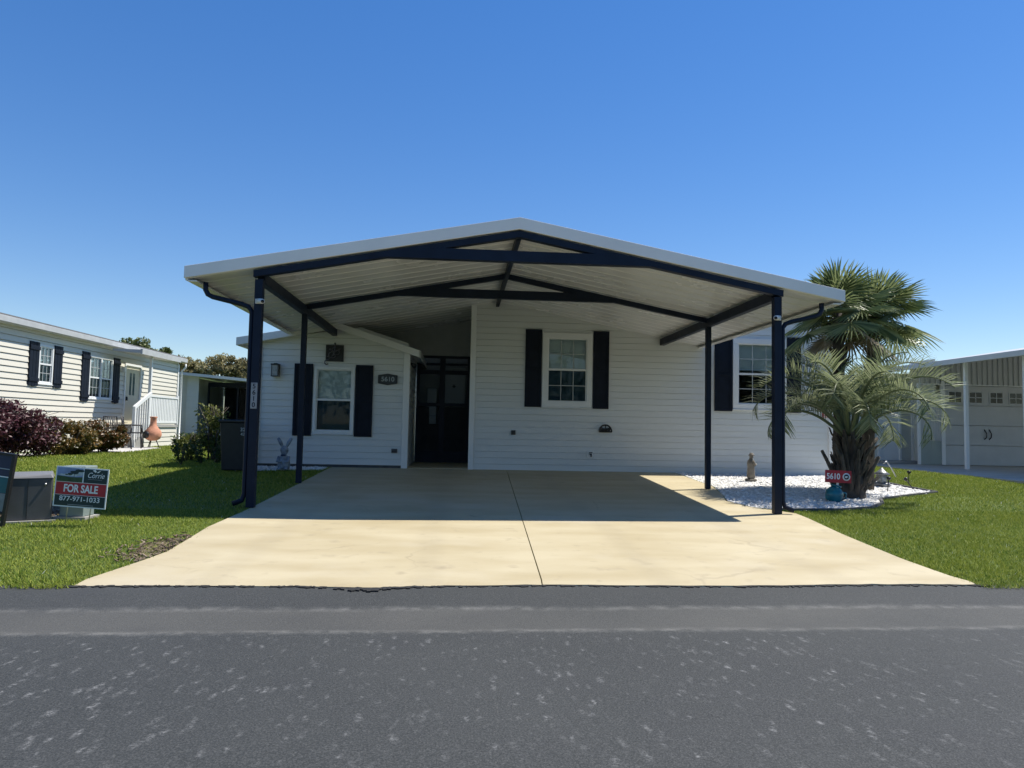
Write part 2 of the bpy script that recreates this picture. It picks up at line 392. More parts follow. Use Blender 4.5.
# ------------------------------------------------------------------ lap siding
def clip(poly, m, c):
    """keep z <= m*x+c"""
    out = []
    for i in range(len(poly)):
        a, b = poly[i], poly[(i+1) % len(poly)]
        da, db = m*a[0]+c-a[1], m*b[0]+c-b[1]
        if da >= 0: out.append(a)
        if (da >= 0) != (db >= 0):
            t = da/(da-db); out.append((a[0]+(b[0]-a[0])*t, a[1]+(b[1]-a[1])*t))
    return out
def siding(T, a0, a1, z0, z1, openings=(), tops=(), e=.122, lip=.012, gap=.004):
    """lap boards: a sloping face, then a narrow recessed shadow groove under the next board"""
    mb = MB(T)
    k = 0
    while z0+k*e < z1-1e-4:
        za, zb = z0+k*e, z0+(k+1)*e; k += 1
        zg = zb-gap
        prof = [(za, -lip), (zg, -.003), (zg, .022), (zb, .022)]      # then the next board's underside closes it
        cuts = sorted({za, zg, min(zb, z1)} | {q for o in openings for q in o[2:] if za < q < zb})
        for zl, zh in zip(cuts, cuts[1:]):
            if zh > z1+1e-6: zh = z1
            if zh-zl < 1e-5: continue
            segs = [(a0, a1)]; mid = (zl+zh)/2
            off = (lambda z: -lip+(lip-.003)*(z-za)/(zg-za)) if mid < zg else (lambda z: .022)
            for o in openings:
                if o[2] < mid < o[3]:
                    ns = []
                    for p, q in segs:
                        if o[1] <= p or o[0] >= q: ns.append((p, q)); continue
                        if o[0] > p: ns.append((p, o[0]))
                        if o[1] < q: ns.append((o[1], q))
                    segs = ns
            for p, q in segs:
                poly = [(p, zl), (q, zl), (q, zh), (p, zh)]
                for mm, cc in tops: poly = clip(poly, mm, cc)
                poly = [w for i, w in enumerate(poly) if math.dist(w, poly[i-1]) > 1e-5]
                if len(poly) < 3: continue
                mb.add([(x, off(z), z) for x, z in poly], [tuple(range(len(poly)))])
                bot = [x for x, z in poly if abs(z-zl) < 1e-5]
                if len(bot) > 1 and zl in (za, zg):
                    b0, b1 = min(bot), max(bot); yo = -lip if zl == za else -.003
                    mb.add([(b0, yo, zl), (b0, .022, zl), (b1, .022, zl), (b1, yo, zl)], [(0, 1, 2, 3)])
    return mb

def window(parent, T, x0, x1, z0, z1, rail, cas=.09, up=(3, 2), low=(0, 0), blind_to=None, split=1, curtain=False, name='window'):
    """hung window in the local plane y=0 (outside is -y): frame > panes, sashes, grilles, blind"""
    f = MB(T)
    f.box(x0, x1, -.035, .05, z1-cas, z1).box(x0, x1, -.035, .05, z0, z0+cas)
    f.box(x0, x0+cas, -.035, .05, z0+cas, z1-cas).box(x1-cas, x1, -.035, .05, z0+cas, z1-cas)
    f.box(x0-.012, x1+.012, -.05, .0, z0-.02, z0-.001)
    fr = f.build(name, M['white'], parent, bevel=.004)
    w = (x1-x0-2*cas)/split
    s, g1, g2, gr, bl = MB(T), MB(T), MB(T), MB(T), MB(T)
    for k in range(split):
        a, b = x0+cas+k*w, x0+cas+(k+1)*w
        st = .022
        if k: s.box(a-.035, a+.035, -.028, .045, z0+cas, z1-cas)
        for zl, zh, dy in ((z0+cas, rail, 0.), (rail, z1-cas, -.012)):
            s.box(a, a+st, dy-.004, .03, zl, zh).box(b-st, b, dy-.004, .03, zl, zh)
            s.box(a+st, b-st, dy-.002, .03, zh-st*.8, zh).box(a+st, b-st, dy-.002, .03, zl, zl+st*.8)
        s.box(a, b, -.022, .034, rail-.02, rail+.02)
        g1.box(a+st, b-st, .004, .009, rail+.02, z1-cas-.018)
        g2.box(a+st, b-st, .008, .013, z0+cas+.018, rail-.02)
        for (nc, nr), zl, zh in ((up, rail, z1-cas), (low, z0+cas, rail)):
            for i in range(1, nc): gr.box(a+st+(w-2*st)*i/nc-.007, a+st+(w-2*st)*i/nc+.007, -.004, .003, zl+.02, zh-.018)
            for i in range(1, nr): gr.box(a+st, b-st, -.0035, .0035, zl+(zh-zl)*i/nr-.007, zl+(zh-zl)*i/nr+.007)
        if blind_to is not None:
            z = z1-cas-.01
            while z > blind_to:
                bl.add([(a+.02, .066, z), (b-.02, .066, z), (b-.02, .074, z-.029), (a+.02, .074, z-.029)], [(0, 1, 2, 3)]); z -= .03
            bl.box(a+.02, b-.02, .065, .095, blind_to-.03, blind_to)
        if curtain:
            n = 40
            for c0, c1 in ((a, a+w*.30), (b-w*.30, b)):
                vs = [(c0+(c1-c0)*i/n, .10+.015*math.sin(i*1.3), zz) for zz in (z0+cas, z1-cas) for i in range(n+1)]
                bl.add(vs, [(i, i+1, n+2+i, n+1+i) for i in range(n)], True)
    s.build('sash', M['white'], fr); g1.build('pane', M['glass'], fr); g2.build('pane', M['glass_dark'], fr)
    if gr.v: gr.build('grille', M['grille'], fr)
    if bl.v: bl.build('blind', M['blind'], fr)
    return fr

def shutter(parent, T, x0, x1, z0, z1, style='panel'):
    s = MB(T); s.box(x0, x1, -.032, -.017, z0, z1)
    if style == 'panel':
        b = .045
        s.box(x0, x0+b, -.046, -.032, z0, z1).box(x1-b, x1, -.046, -.032, z0, z1)
        for zz in (z0, (z0+z1)/2-b/2, z1-b): s.box(x0+b, x1-b, -.046, -.032, zz, zz+b)
    else:
        n = 3; w = (x1-x0)/n
        for i in range(n): s.box(x0+i*w+.004, x0+(i+1)*w-.004, -.046, -.032, z0-.02*(i % 2), z1+.0)
        for zz in (z0+.10, z1-.2): s.box(x0-.006, x1+.006, -.066, -.046, zz, zz+.09)
    return s.build('shutter', M['navy2'], parent, bevel=.003)

# ------------------------------------------------------------------ terrain
def gz(x, y): return min(max(.034*(y-5.2), 0), .30)
EDGE = lambda x: 5.20+.024*x             # where road and lots meet

def sheet(name, m, xs, rows):
    """rows: (y offset from the road line, z)"""
    mb = MB(); nx = len(xs)
    vs = [(x, y+.024*x*t, z) for y, z, t in rows for x in xs]
    mb.add(vs, [(j*nx+i, j*nx+i+1, (j+1)*nx+i+1, (j+1)*nx+i) for j in range(len(rows)-1) for i in range(nx-1)], True)
    return mb.build(name, m)
struct(sheet('lawn', M['lawn'], [-600, -60, -20, -8, 0, 8, 20, 60, 600],
             [(-600, -.05, 0), (-5.2, -.05, 1), (-5.0, -.2, 1), (5.0, -.2, 1), (5.12, -.06, 1), (5.24, -.03, 1), (5.42, .006, 1), (8, .095, 0), (11, .197, 0), (14.02, .30, 0), (40, .30, 0), (900, .30, 0)]))
struct(sheet('road', M['road'], [-400, -60, -20, -8, -4, 0, 4, 8, 20, 60, 400],
             [(-5.1, -.03, 1), (-3, .0, 1), (0, .045, 1), (2.6, .02, 1), (4.15, -.035, 1), (4.45, -.052, 1), (4.75, -.035, 1), (5.05, -.010, 1), (5.27, -.002, 1), (5.36, -.06, 1)]))

LEFT_EDGE = [(5.13, -2.64), (5.35, -2.62), (5.55, -2.57), (5.93, -2.49), (6.25, -2.44), (6.8, -2.47), (7.43, -2.51), (8.46, -2.46), (10, -2.45), (13.0, -2.45), (13.88, -2.45)]
RIGHT_EDGE = [(5.27, 4.05), (5.45, 4.0), (5.64, 3.99), (6.19, 3.99), (7.33, 4.09), (8.4, 4.24), (8.78, 4.27), (8.98, 4.12), (9.3, 3.88), (9.83, 3.77), (10.6, 4.0), (11.63, 4.22), (13.4, 4.26), (13.88, 4.26)]
def interp(tab, y):
    if y <= tab[0][0]: return tab[0][1]
    for (a, b), (c, d) in zip(tab, tab[1:]):
        if y <= c: return b+(d-b)*(y-a)/(c-a)
    return tab[-1][1]
def joint(y): return .635+.034*(y-5.3)
ys = [5.2, 5.35, 5.55, 5.75, 5.93, 6.1, 6.25, 6.5, 6.8, 7.1, 7.43, 7.9, 8.4, 8.78, 8.98, 9.15, 9.3, 9.55, 9.83, 10.2, 10.6, 11.1, 11.63, 12.2, 13, 13.4, 13.88]
dm = MB()
for side in (0, 1):
    top = []; nx = 28
    for j, y in enumerate(ys):
        a = interp(LEFT_EDGE, y) if side == 0 else joint(y)+.005
        b = joint(y)-.005 if side == 0 else interp(RIGHT_EDGE, y)
        for i in range(nx+1):
            x = a+(b-a)*i/nx
            yy = y
            if j == 0: yy = EDGE(x)+.03+.018*math.sin(x*2.3)+random.uniform(-.012, .012)+(-.0+.05*math.exp(-((x+.62)/.22)**2))*-1
            elif j == 1: yy = y+.024*x*.5
            top.append((x, yy, gz(x, yy)+(.003 if j == 0 else .014)))
    n1 = nx+1; nv = len(top)
    bot = [(x, y, z-.10) for x, y, z in top]
    fs = [(j*n1+i, j*n1+i+1, (j+1)*n1+i+1, (j+1)*n1+i) for j in range(len(ys)-1) for i in range(nx)]
    dm.add(top+bot, fs)
    J = len(ys)-1
    rim = [i for i in range(n1)]+[j*n1+nx for j in range(1, J+1)]+[J*n1+i for i in range(nx-1, -1, -1)]+[j*n1 for j in range(J-1, 0, -1)]
    dm.add(top+bot, [(rim[k], rim[k]+nv, rim[(k+1) % len(rim)]+nv, rim[(k+1) % len(rim)]) for k in range(len(rim))])
dm.box(-1.02, .2, 13.884, 16.6, .22, .319)
struct(dm.build('driveway', M['drive']))
# broken black lip where the asphalt meets the slab
lip = MB(); pts = []
for i in range(260):
    x = -2.75+6.9*i/259
    pts.append((x, EDGE(x)+.03+.018*math.sin(x*2.3)-.05*math.exp(-((x+.62)/.22)**2)+random.uniform(-.02, .012)))
for (x0, y0), (x1, y1) in zip(pts, pts[1:]):
    if random.random() < .82:
        w = random.uniform(.012, .032)*(1+2*math.exp(-((x0+.62)/.2)**2))
        lip.add([(x0, y0-w, .002), (x1, y1-w, .002), (x1, y1+.012, .0045), (x0, y0+.012, .0045), (x0, y0-w, -.03), (x1, y1-w, -.03)], [(0, 1, 2, 3), (4, 5, 1, 0)])
M['tar'] = mat('tar_edge', (.018, .018, .018), .9, var=.4, scale=30, bump=.6)
struct(lip.build('road_edge', M['tar']))

# neighbours' paving
pv = MB(); pv.slab([(10.75, 14.2), (10.65, 9.0), (30, 8.5), (30, 20), (11.3, 20), (10.9, 16.2)], .1, .318)
struct(pv.build('neighbour_driveway', M['drive_grey']))
wk = MB(); wk.slab([(-9.9, 12.0), (-9.5, 14.0), (-9.3, 15.5), (-9.0, 17.3), (-8.35, 18.9), (-8.65, 21.4), (-9.2, 21.9), (-10.2, 21.5), (-9.3, 18.6), (-9.9, 16.5), (-10.2, 14.5), (-10.4, 12)], .2, .322)
struct(wk.build('walkway', M['path']))

# ------------------------------------------------------------------ gravel bed
GRAVEL = [(4.28, 13.86), (4.24, 11.6), (3.98, 10.5), (3.8, 9.85), (3.92, 9.3), (4.12, 9.08), (4.5, 9.05), (5.04, 9.1), (5.6, 9.33), (6.05, 9.8), (6.3, 10.25), (6.95, 10.67), (7.85, 11.2), (7.8, 11.95), (7.85, 12.9), (7.95, 13.86)]
STONES2 = [(-3.85, 12.95), (-2.5, 13.3), (-2.5, 13.86), (-3.85, 13.86)]
def inside(P, poly):
    x, y = P; c = False
    for i in range(len(poly)):
        (a, b), (d, e) = poly[i], poly[i-1]
        if (b > y) != (e > y) and x < (d-a)*(y-b)/(e-b)+a: c = not c
    return c
gb = MB()
for poly in (GRAVEL, STONES2):
    gb.add([(x, y, gz(x, y)+.012) for x, y in poly], [tuple(reversed(range(len(poly))))])
struct(gb.build('gravel_bed', M['gravel_base']))
def pebbles(n, poly, smin, smax):
    V, F = [], []
    xs = [p[0] for p in poly]; ysx = [p[1] for p in poly]
    base = np.array([(1,0,0),(-1,0,0),(0,1,0),(0,-1,0),(0,0,1),(0,0,-1)], float)
    fc = [(0,2,4),(2,1,4),(1,3,4),(3,0,4),(2,0,5),(1,2,5),(3,1,5),(0,3,5)]
    for _ in range(n):
        for _t in range(50):
            p = (random.uniform(min(xs), max(xs)), random.uniform(min(ysx), max(ysx)))
            if inside(p, poly): break
        s = random.uniform(smin, smax); a = random.uniform(0, PI)
        b = base*np.array([s*random.uniform(.8, 1.4), s*random.uniform(.7, 1.1), s*.42])+rng.normal(0, s*.18, (6, 3))
        ca, sa = math.cos(a), math.sin(a)
        o = len(V)
        for q in b: V.append((p[0]+q[0]*ca-q[1]*sa, p[1]+q[0]*sa+q[1]*ca, gz(*p)+.014+q[2]))
        F += [tuple(i+o for i in f) for f in fc]
    return V, F
g = MB()
for a in ((5200, GRAVEL, .012, .034), (800, STONES2, .015, .035)):
    v, f = pebbles(*a); g.add(v, f)
tag(g.build('gravel', M['gravel']), 'loose white decorative stones spread in the beds', None, None, 'stuff')
# dark edging where the bed meets the lawn
ed = MB()
for (a, b), (c, d) in zip(GRAVEL[5:14], GRAVEL[6:15]):
    ed.bar((a, b, gz(a, b)+.012), (c, d, gz(c, d)+.012), .035, .05)
tag(ed.build('bed_edging', M['found']), 'low dark edging strip between white stones and the lawn by the palm', 'edging')

# ------------------------------------------------------------------ mulch and bare patches
mu = MB()
for cx, cy, rx, ry in ((-4.7, 8.35, .55, .6), (-2.60, 6.45, .15, .5)):
    n = 26; ring = []
    for k in range(n):
        t = 2*PI*k/n; q = random.uniform(.75, 1.1)
        x, y = cx+rx*q*math.cos(t), cy+ry*q*math.sin(t)
        ring.append((min(x, interp(LEFT_EDGE, y)-.01), y))
    mu.add([(x, y, gz(x, y)+.008) for x, y in ring], [tuple(range(n))])
MULCH = mu
struct(mu.build('mulch_patch', M['soil']))
ch = MB()
for _ in range(620):
    if random.random() < .72:
        t, q = random.uniform(0, 2*PI), math.sqrt(random.random()); x, y = -4.7+.52*q*math.cos(t), 8.35+.57*q*math.sin(t)
    else:
        t, q = random.uniform(0, 2*PI), math.sqrt(random.random()); x, y = -2.62+.24*q*math.cos(t)+random.gauss(0, .05), 6.45+.6*q*math.sin(t)+random.gauss(0, .06)
        x = min(x, interp(LEFT_EDGE, y)-.02)
    a = random.uniform(0, PI); l_ = random.uniform(.012, .035); dz = random.uniform(-.01, .01)
    z = gz(x, y)+.018
    ch.bar((x-l_*math.cos(a), y-l_*math.sin(a), z-dz), (x+l_*math.cos(a), y+l_*math.sin(a), z+dz), .012, .006)
M['chips'] = leaf_mat('bark_chips', [(.07, .04, .025), (.15, .10, .065), (.28, .22, .16)], trans=0, rough=.9)
tag(ch.build('bark_chips', M['chips']), 'loose bark chips and dead clippings on the bare soil', None, None, 'stuff')

# ------------------------------------------------------------------ grass blades
def grass():
    areas = []   # (x0,x1,y0,y1,density)
    areas += [(-7, -2.3, 5.1, 8.6, 6500), (3.9, 9.5, 5.1, 9.2, 6500), (-10, -2.3, 8.6, 14, 2600), (3.7, 13, 9.2, 14.5, 2600), (-10.4, -3.9, 14, 28, 900), (8, 11.2, 13.5, 20, 900)]
    P = []
    for x0, x1, y0, y1, d in areas:
        n = int((x1-x0)*(y1-y0)*d); P.append(np.c_[rng.uniform(x0, x1, n), rng.uniform(y0, y1, n)])
    P = np.vstack(P); x, y = P[:, 0], P[:, 1]
    le = np.interp(y, [a for a, b in LEFT_EDGE], [b for a, b in LEFT_EDGE]); re = np.interp(y, [a for a, b in RIGHT_EDGE], [b for a, b in RIGHT_EDGE])
    edge = 5.16+.024*x+.03*np.sin(x*7)
    j = rng.normal(0, .02, len(x))
    keep = (y > edge+j) & ((x < le-.01+j) | (x > re+.02+j)) & ~((x > -3.9) & (x < 7.6) & (y > 13.85))
    keep &= ~(((x+4.7)/.54)**2+((y-8.35)/.58)**2 < 1+rng.normal(0, .15, len(x)))
    keep &= ~((((x+2.62)/.22)**2+((y-6.45)/.55)**2 < .9+.5*np.sin(x*17)*np.sin(y*13)+rng.normal(0, .3, len(x))) & (rng.random(len(x)) < .5))
    keep &= ~((x > 10.66+j) & (y > 8.9))
    keep &= ~((x < -7.9) & (y > 12) & (x < np.interp(y, [12, 14, 15.5, 17.3, 18.9, 21.4, 22, 30], [-9.9, -9.5, -9.3, -9.0, -8.35, -8.65, -9.3, -9.4])))
    x, y = x[keep], y[keep]
    def inpoly(poly):
        c = np.zeros(len(x), bool)
        for i in range(len(poly)):
            (a, b), (d, e) = poly[i], poly[i-1]
            if b == e: continue
            c ^= ((b > y) != (e > y)) & (x < (d-a)*(y-b)/(e-b)+a)
        return c
    k = ~(inpoly(GRAVEL) | inpoly(STONES2)); x, y = x[k], y[k]
    n = len(x); z = np.clip(.034*(y-5.2), 0, .3)
    far = np.clip((y-8.5)/8, 0, 1)
    clump = .75+.5*np.sin(x*1.9+1.3*np.sin(y*2.1))*np.sin(y*2.7+x)
    h = rng.uniform(.012, .034, n)*(1+.7*far)*(.75+.35*clump); w = rng.uniform(.0025, .005, n)*(1+1.6*far)
    a = rng.uniform(0, 2*PI, n); ln = rng.uniform(.2, 1.5, n)*h; b = a+rng.normal(PI/2, .5, n)
    V = np.empty((n, 3, 3))
    V[:, 0] = np.c_[x-w*np.cos(a), y-w*np.sin(a), z-.003]; V[:, 1] = np.c_[x+w*np.cos(a), y+w*np.sin(a), z-.003]
    V[:, 2] = np.c_[x+ln*np.cos(b), y+ln*np.sin(b), z+h]
    me = bpy.data.meshes.new('grass'); me.vertices.add(n*3); me.vertices.foreach_set('co', V.ravel())
    me.loops.add(n*3); me.loops.foreach_set('vertex_index', np.arange(n*3)); me.polygons.add(n)
    me.polygons.foreach_set('loop_start', np.arange(0, n*3, 3)); me.update(calc_edges=True); me.materials.append(M['grass'])
    o = bpy.data.objects.new('grass', me); C.objects.link(o)
    tag(o, 'short coarse green lawn grass on both sides of the driveway', None, None, 'stuff')
grass()

# ------------------------------------------------------------------ the house
YW = 13.89
house = thing('mobile_home', 'white lap sided mobile home with navy shutters behind the open carport', 'house', (1.8, YW, .3))
F = FRONT(YW)
W2 = (1.59, 2.59, 1.56, 3.03); W3 = (5.45, 6.56, 1.60, 3.03); W1 = (-2.83, -2.05, .95, 2.24)
inner = lambda w, c: (w[0]+c, w[1]-c, w[2]+c, w[3]-c)
RZ = lambda x: 3.22+.187*(7.78-x)        # right slope of the house gable
siding(F, .21, 7.52, .30, 4.2, [inner(W2, .05), inner(W3, .05)], [(-.187, 3.22+.187*7.78), (.09, 3.73)]).build('wall', M['siding'], house)
siding(RIGHTF(7.52), YW, 24, .30, 3.22).build('wall', M['siding'], house)
siding(LEFTF(.21), -24, -YW, .30, 3.74).build('wall', M['siding'], house)
bk = MB(); bk.prism([(.21, .3), (7.52, .3), (7.52, 3.24), (3.4, 4.06), (.21, 3.80)], 23.95, 24); bk.build('wall', M['siding'], house)
rf = MB(); rf.prism([(.10, 3.735), (3.0, 4.0), (3.4, 4.035), (7.85, 3.21), (7.85, 3.29), (3.4, 4.13), (.10, 3.83)], 13.93, 24.3)
rf.build('roof', M['white'], house)
for a in ((.17, .27, YW-.04, YW-.002, .30, 3.52), (7.44, 7.56, YW-.04, YW+.05, .30, 3.22)): MB().box(*a).build('corner_trim', M['white'], house, bevel=.004)
fd = MB(); fd.box(.25, 7.5, YW+.02, YW+.1, .2, .31).box(-3.84, -1.06, YW+.025, YW+.1, .15, .36); fd.build('foundation', M['found'], house)
# windows and shutters of the main front
window(house, F, *W2, rail=2.30, cas=.11, up=(3, 2), low=(3, 2), blind_to=1.70)
window(house, F, *W3, rail=2.31, cas=.11, up=(3, 2), low=(3, 2), blind_to=2.42)
for a in ((1.25, 1.59-.015, 1.55, 3.085), (2.605, 2.92, 1.54, 3.085), (5.07, 5.435, 1.55, 3.02), (6.575, 6.86, 1.55, 3.08)): shutter(house, F, *a)
# forward section at the left with its own low gable
siding(F, -3.87, -1.04, .36, 3.2, [inner(W1, .03)], [(.16, 2.70+.16*4.0), (-.31, 2.70-.31*.93)]).build('wall', M['siding'], house)
siding(RIGHTF(-1.04), YW, 20, .30, 2.62).build('wall', M['siding'], house)
siding(LEFTF(-3.87), -20, -YW, .36, 2.66).build('wall', M['siding'], house)
for a in ((-3.91, -3.82, YW-.045, YW+.05, .36, 2.63), (-1.12, -1.0, YW-.045, YW+.08, .305, 2.63)): MB().box(*a).build('corner_trim', M['white'], house, bevel=.004)
window(house, F, *W1, rail=1.60, cas=.055, up=(1, 1), low=(1, 1), blind_to=1.01)
for a in ((-3.2, -2.85, .90, 2.285), (-2.035, -1.70, .90, 2.285)): shutter(house, F, *a)
MB().prism([(-3.87, .3), (-1.04, .3), (-1.04, 2.66), (-2.42, 2.98), (-3.87, 2.72)], 19.96, 20).build('wall', M['siding'], house)
# section roof: low gable, rake fascia in front
xp = -2.42; zp = 2.70+.16*(xp+4.22); zl, zr = 2.64, zp-.31*(-.84-xp)
r2 = MB(); r2.prism([(-4.24, zl), (xp, zp), (-.82, zr), (-.82, zr+.05), (xp, zp+.06), (-4.24, zl+.06)], YW-.16, 20.2)
r2.build('roof', M['white'], house)
fa = MB(); fa.prism([(-4.27, zl-.05), (xp, zp-.03), (-.80, zr-.05), (-.80, zr+.085), (xp, zp+.10), (-4.27, zl+.10)], YW-.19, YW-.162)
fa.box(-.819, -.795, YW-.19, 20.2, zr-.05, zr+.085).box(-4.275, -4.242, YW-.161, 20.2, zl-.05, zl+.1)
fa.build('fascia', M['alu'], house, bevel=.003)
# breezeway: screened enclosure with dark frames and a door behind
bz = MB()
Yb = 16.05
for x in (-1.0, -.48, -.44+.02, .14): bz.box(x, x+.06, Yb, Yb+.06, .32, 2.72)
for z, h in ((2.66, .06), (2.50, .05), (2.30, .09), (1.58, .07), (.32, .25)): bz.box(-1.0, .2, Yb+.003, Yb+.055, z, z+h)
bz.build('screen_frame', M['navy'], house)
sm = MB(); sm.box(-.98, .18, Yb+.03, Yb+.034, .57, 2.66); sm.build('screen_panel', M['screen'], house)
kp = MB(); kp.box(-.42, .14, Yb+.01, Yb+.02, .57, 1.56).box(-.94, -.70, Yb+.01, Yb+.02, .57, 1.56).box(-.70, -.48, Yb+.01, Yb+.02, .57, 1.18); kp.build('kick_panel', M['dark'], house)
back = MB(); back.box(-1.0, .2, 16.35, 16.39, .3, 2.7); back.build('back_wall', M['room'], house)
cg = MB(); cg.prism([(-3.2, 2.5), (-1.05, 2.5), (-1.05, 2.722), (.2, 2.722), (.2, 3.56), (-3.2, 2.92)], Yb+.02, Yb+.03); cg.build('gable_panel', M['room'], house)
dd = MB(); dd.box(-.42, .10, 16.16, 16.22, .32, 2.46); dr = dd.build('door', M['white'], house, bevel=.01)
kn = MB(); kn.ball((-.36, 16.13, 1.25), .035); kn.build('handle', M['bronze'], dr)

# ------------------------------------------------------------------ the carport
cp = thing('carport', 'open double carport with navy posts, trusses and white gable roof', 'carport', (.75, 8.65, .12))
RX, ZR, EXL, EXR, ZE, ZER = .68, 3.62, -3.29, 4.82, 2.86, 2.845
Y0, Y1 = 8.66, 13.90
def under(x): return ZR-(ZR-ZE)*(RX-x)/(RX-EXL) if x < RX else ZR-(ZR-ZER)*(x-RX)/(EXR-RX)
def roofhalf(xa, xb, ya, yb):
    """pan panels with a small rib at every joint"""
    mb = MB(); y = ya; n = 26
    while y < yb-1e-4:
        e = min(y+.305, yb)
        prof = [(y, 0), (y+.012, -.009), (y+.03, -.009), (y+.042, 0), ((y+e)/2, .004*random.uniform(-1, 1)), (e, 0)]
        prof = [p for p in prof if p[0] <= e]
        vs = []
        for i in range(n+1):
            x = xa+(xb-xa)*i/n
            wob = .0022*math.sin(i*1.7+y*9)
            vs += [(x, py, under(x)+pz+(wob if k == 4 else 0)) for k, (py, pz) in enumerate(prof)]
        q = len(prof)
        mb.add(vs, [(i*q+k, i*q+k+1, (i+1)*q+k+1, (i+1)*q+k) for i in range(n) for k in range(q-1)])
        y = e
    # weather side
    mb.add([(xa, ya, under(xa)+.075), (xb, ya, under(xb)+.075), (xb, yb, under(xb)+.075), (xa, yb, under(xa)+.075)], [(0, 1, 2, 3)])
    return mb
roofhalf(EXL, RX, Y0, 17.2).build('roof_panel', M['alu'], cp)
roofhalf(RX, EXR, Y0, Y1).build('roof_panel', M['alu'], cp)
fb = MB()
fb.prism([(EXL-.04, ZE-.01), (RX, ZR-.015), (EXR+.04, ZER-.01), (EXR+.04, ZER+.135), (RX, ZR+.135), (EXL-.04, ZE+.135)], Y0-.035, Y0-.003)
fb.build('fascia', M['fascia'], cp, bevel=.004)
for xo, s, zz in ((EXL, -1, ZE), (EXR, 1, ZER)):
    gt = MB()
    ye = 13.6 if s < 0 else Y1+.2
    gt.box(xo+s*.002, xo+s*.035, Y0-.002, ye, zz-.03, zz+.13)
    gt.box(xo-s*.10, xo+s*.003, Y0-.001, ye, zz-.045, zz-.026)
    gt.build('gutter', M['alu'], cp, bevel=.003)
PX = (-2.46, 3.99)
def chordz(x): return under(x)-.004
for yy, hw in ((8.70, .10), (11.20, .08)):
    t = MB(); h = .105
    xl, xr = PX[0]-.07, PX[1]+.07
    t.prism([(xl, chordz(xl)-h), (RX, chordz(RX)-h), (xr, chordz(xr)-h), (xr, chordz(xr)-.024), (RX, chordz(RX)-.024), (xl, chordz(xl)-.024)], yy-hw/2, yy+hw/2)
    o = t.build('truss', M['navy'], cp, bevel=.003)
    zt = 3.335 if yy < 9 else 3.32
    tb = MB(); hh = .135
    # tie beam ends cut along the rafters
    def xat(z): return RX-(ZR-z-.03)/(ZR-ZE)*(RX-EXL), RX+(ZR-z-.03)/(ZR-ZER)*(EXR-RX)
    a, b = xat(zt-.0), xat(zt-hh)
    tb.prism([(b[0]+.02, zt-hh), (b[1]-.02, zt-hh), (a[1]-.02, zt), (a[0]+.02, zt)], yy-hw/2-.004, yy+hw/2+.004)
    tb.build('tie_beam', M['navy'], o, bevel=.003)
for x in PX:
    b = MB(); b.box(x-.045, x+.045, 8.76, 13.86, 2.835, 2.965); b.build('beam', M['navy'], cp, bevel=.003)
rb = MB(); rb.box(RX-.03, RX+.03, Y0+.1, 13.86, ZR-.115, ZR-.025); rb.build('beam', M['navy'], cp, bevel=.003)
for x, y, w in ((PX[0], 8.70, .095), (PX[1], 8.70, .095), (PX[0], 11.20, .08), (PX[1], 11.20, .08)):
    p = MB(); zt = 2.87 if y < 9 else 2.838
    p.box(x-w/2, x+w/2, y-w/2, y+w/2, gz(x, y)+.02, zt)
    p.build('post', M['navy'], cp, bevel=.004)
for x, s, xe in ((PX[0], -1, -3.12), (PX[1], 1, 4.62)):
    d = MB(); x1 = x+s*.085; y1 = 8.72
    P = [(xe, y1+.05, 2.83), (xe, y1+.05, 2.74), (xe-s*.03, y1+.05, 2.685), (xe-s*.09, y1+.04, 2.655), (x1+s*.12, y1, 2.57), (x1+s*.04, y1, 2.54), (x1, y1, 2.48), (x1, y1, gz(x1, y1)+.18), (x1+s*.02, y1-.02, gz(x1, y1)+.10), (x1+s*.12, y1-.05, gz(x1, y1)+.06)]
    d.tube(P, .031, 10)
    d.build('downspout', M['navy'], cp)

# vertical number strip on the left post
T = FRONT(8.70-.0475)
ns = thing('number_strip', 'narrow grey plate with 5610 reading downward on the left carport post', 'house number', (PX[0], 8.65, 1.3))
MB(T).box(PX[0]-.037, PX[0]+.037, -.011, -.001, 1.31, 1.62).build('plate', mat('plate_grey', (.25, .27, .29), .5, var=.1), ns, bevel=.002)
for k, c_ in enumerate('5610'):
    text(ns, c_, M['navy'], (PX[0], -.0125, 1.575-.074*k), .08, T, bold=.001)

# security cameras on the front posts
for x, s, where in ((PX[0], 1, 'left'), (PX[1], -1, 'right')):
    c = thing('security_camera', f'small white security camera on the {where} front carport post', 'camera', (x, 8.65, 2.6), 'cameras on the carport posts')
    MB().box(x-.03, x+.03, 8.635, 8.651, 2.57, 2.63).build('bracket', M['white'], c, bevel=.004)
    a = Vector((x+s*.02, 8.62, 2.60)); dvec = Vector((s*.8, -1, -.2)).normalized()
    MB().tube([a-dvec*.03, a+dvec*.10], .030, 14).build('housing', M['white'], c)
    MB().tube([a+dvec*.101, a+dvec*.108], .020, 14).build('lens', M['lens'], c)

# ------------------------------------------------------------------ things on the house front
L = thing('wall_lantern', 'black box lantern with glass on white siding beside the left shutter', 'wall light', (-3.54, YW-.02, 2.1))
MB(F).box(-3.585, -3.495, -.035, -.017, 2.06, 2.26).build('back_plate', M['black'], L, bevel=.003)
l = MB(F)
for x in (-3.605, -3.487):
    for y in (-.17, -.055): l.box(x, x+.012, y, y+.012, 2.03, 2.235)
l.box(-3.61, -3.47, -.175, -.035, 2.018, 2.03).box(-3.615, -3.465, -.18, -.035, 2.235, 2.26).box(-3.57, -3.51, -.13, -.07, 2.26, 2.275)
l.build('frame', M['black'], L)
MB(F).box(-3.59, -3.49, -.155, -.06, 2.032, 2.233).build('lamp_glass', M['lamp_glass'], L)

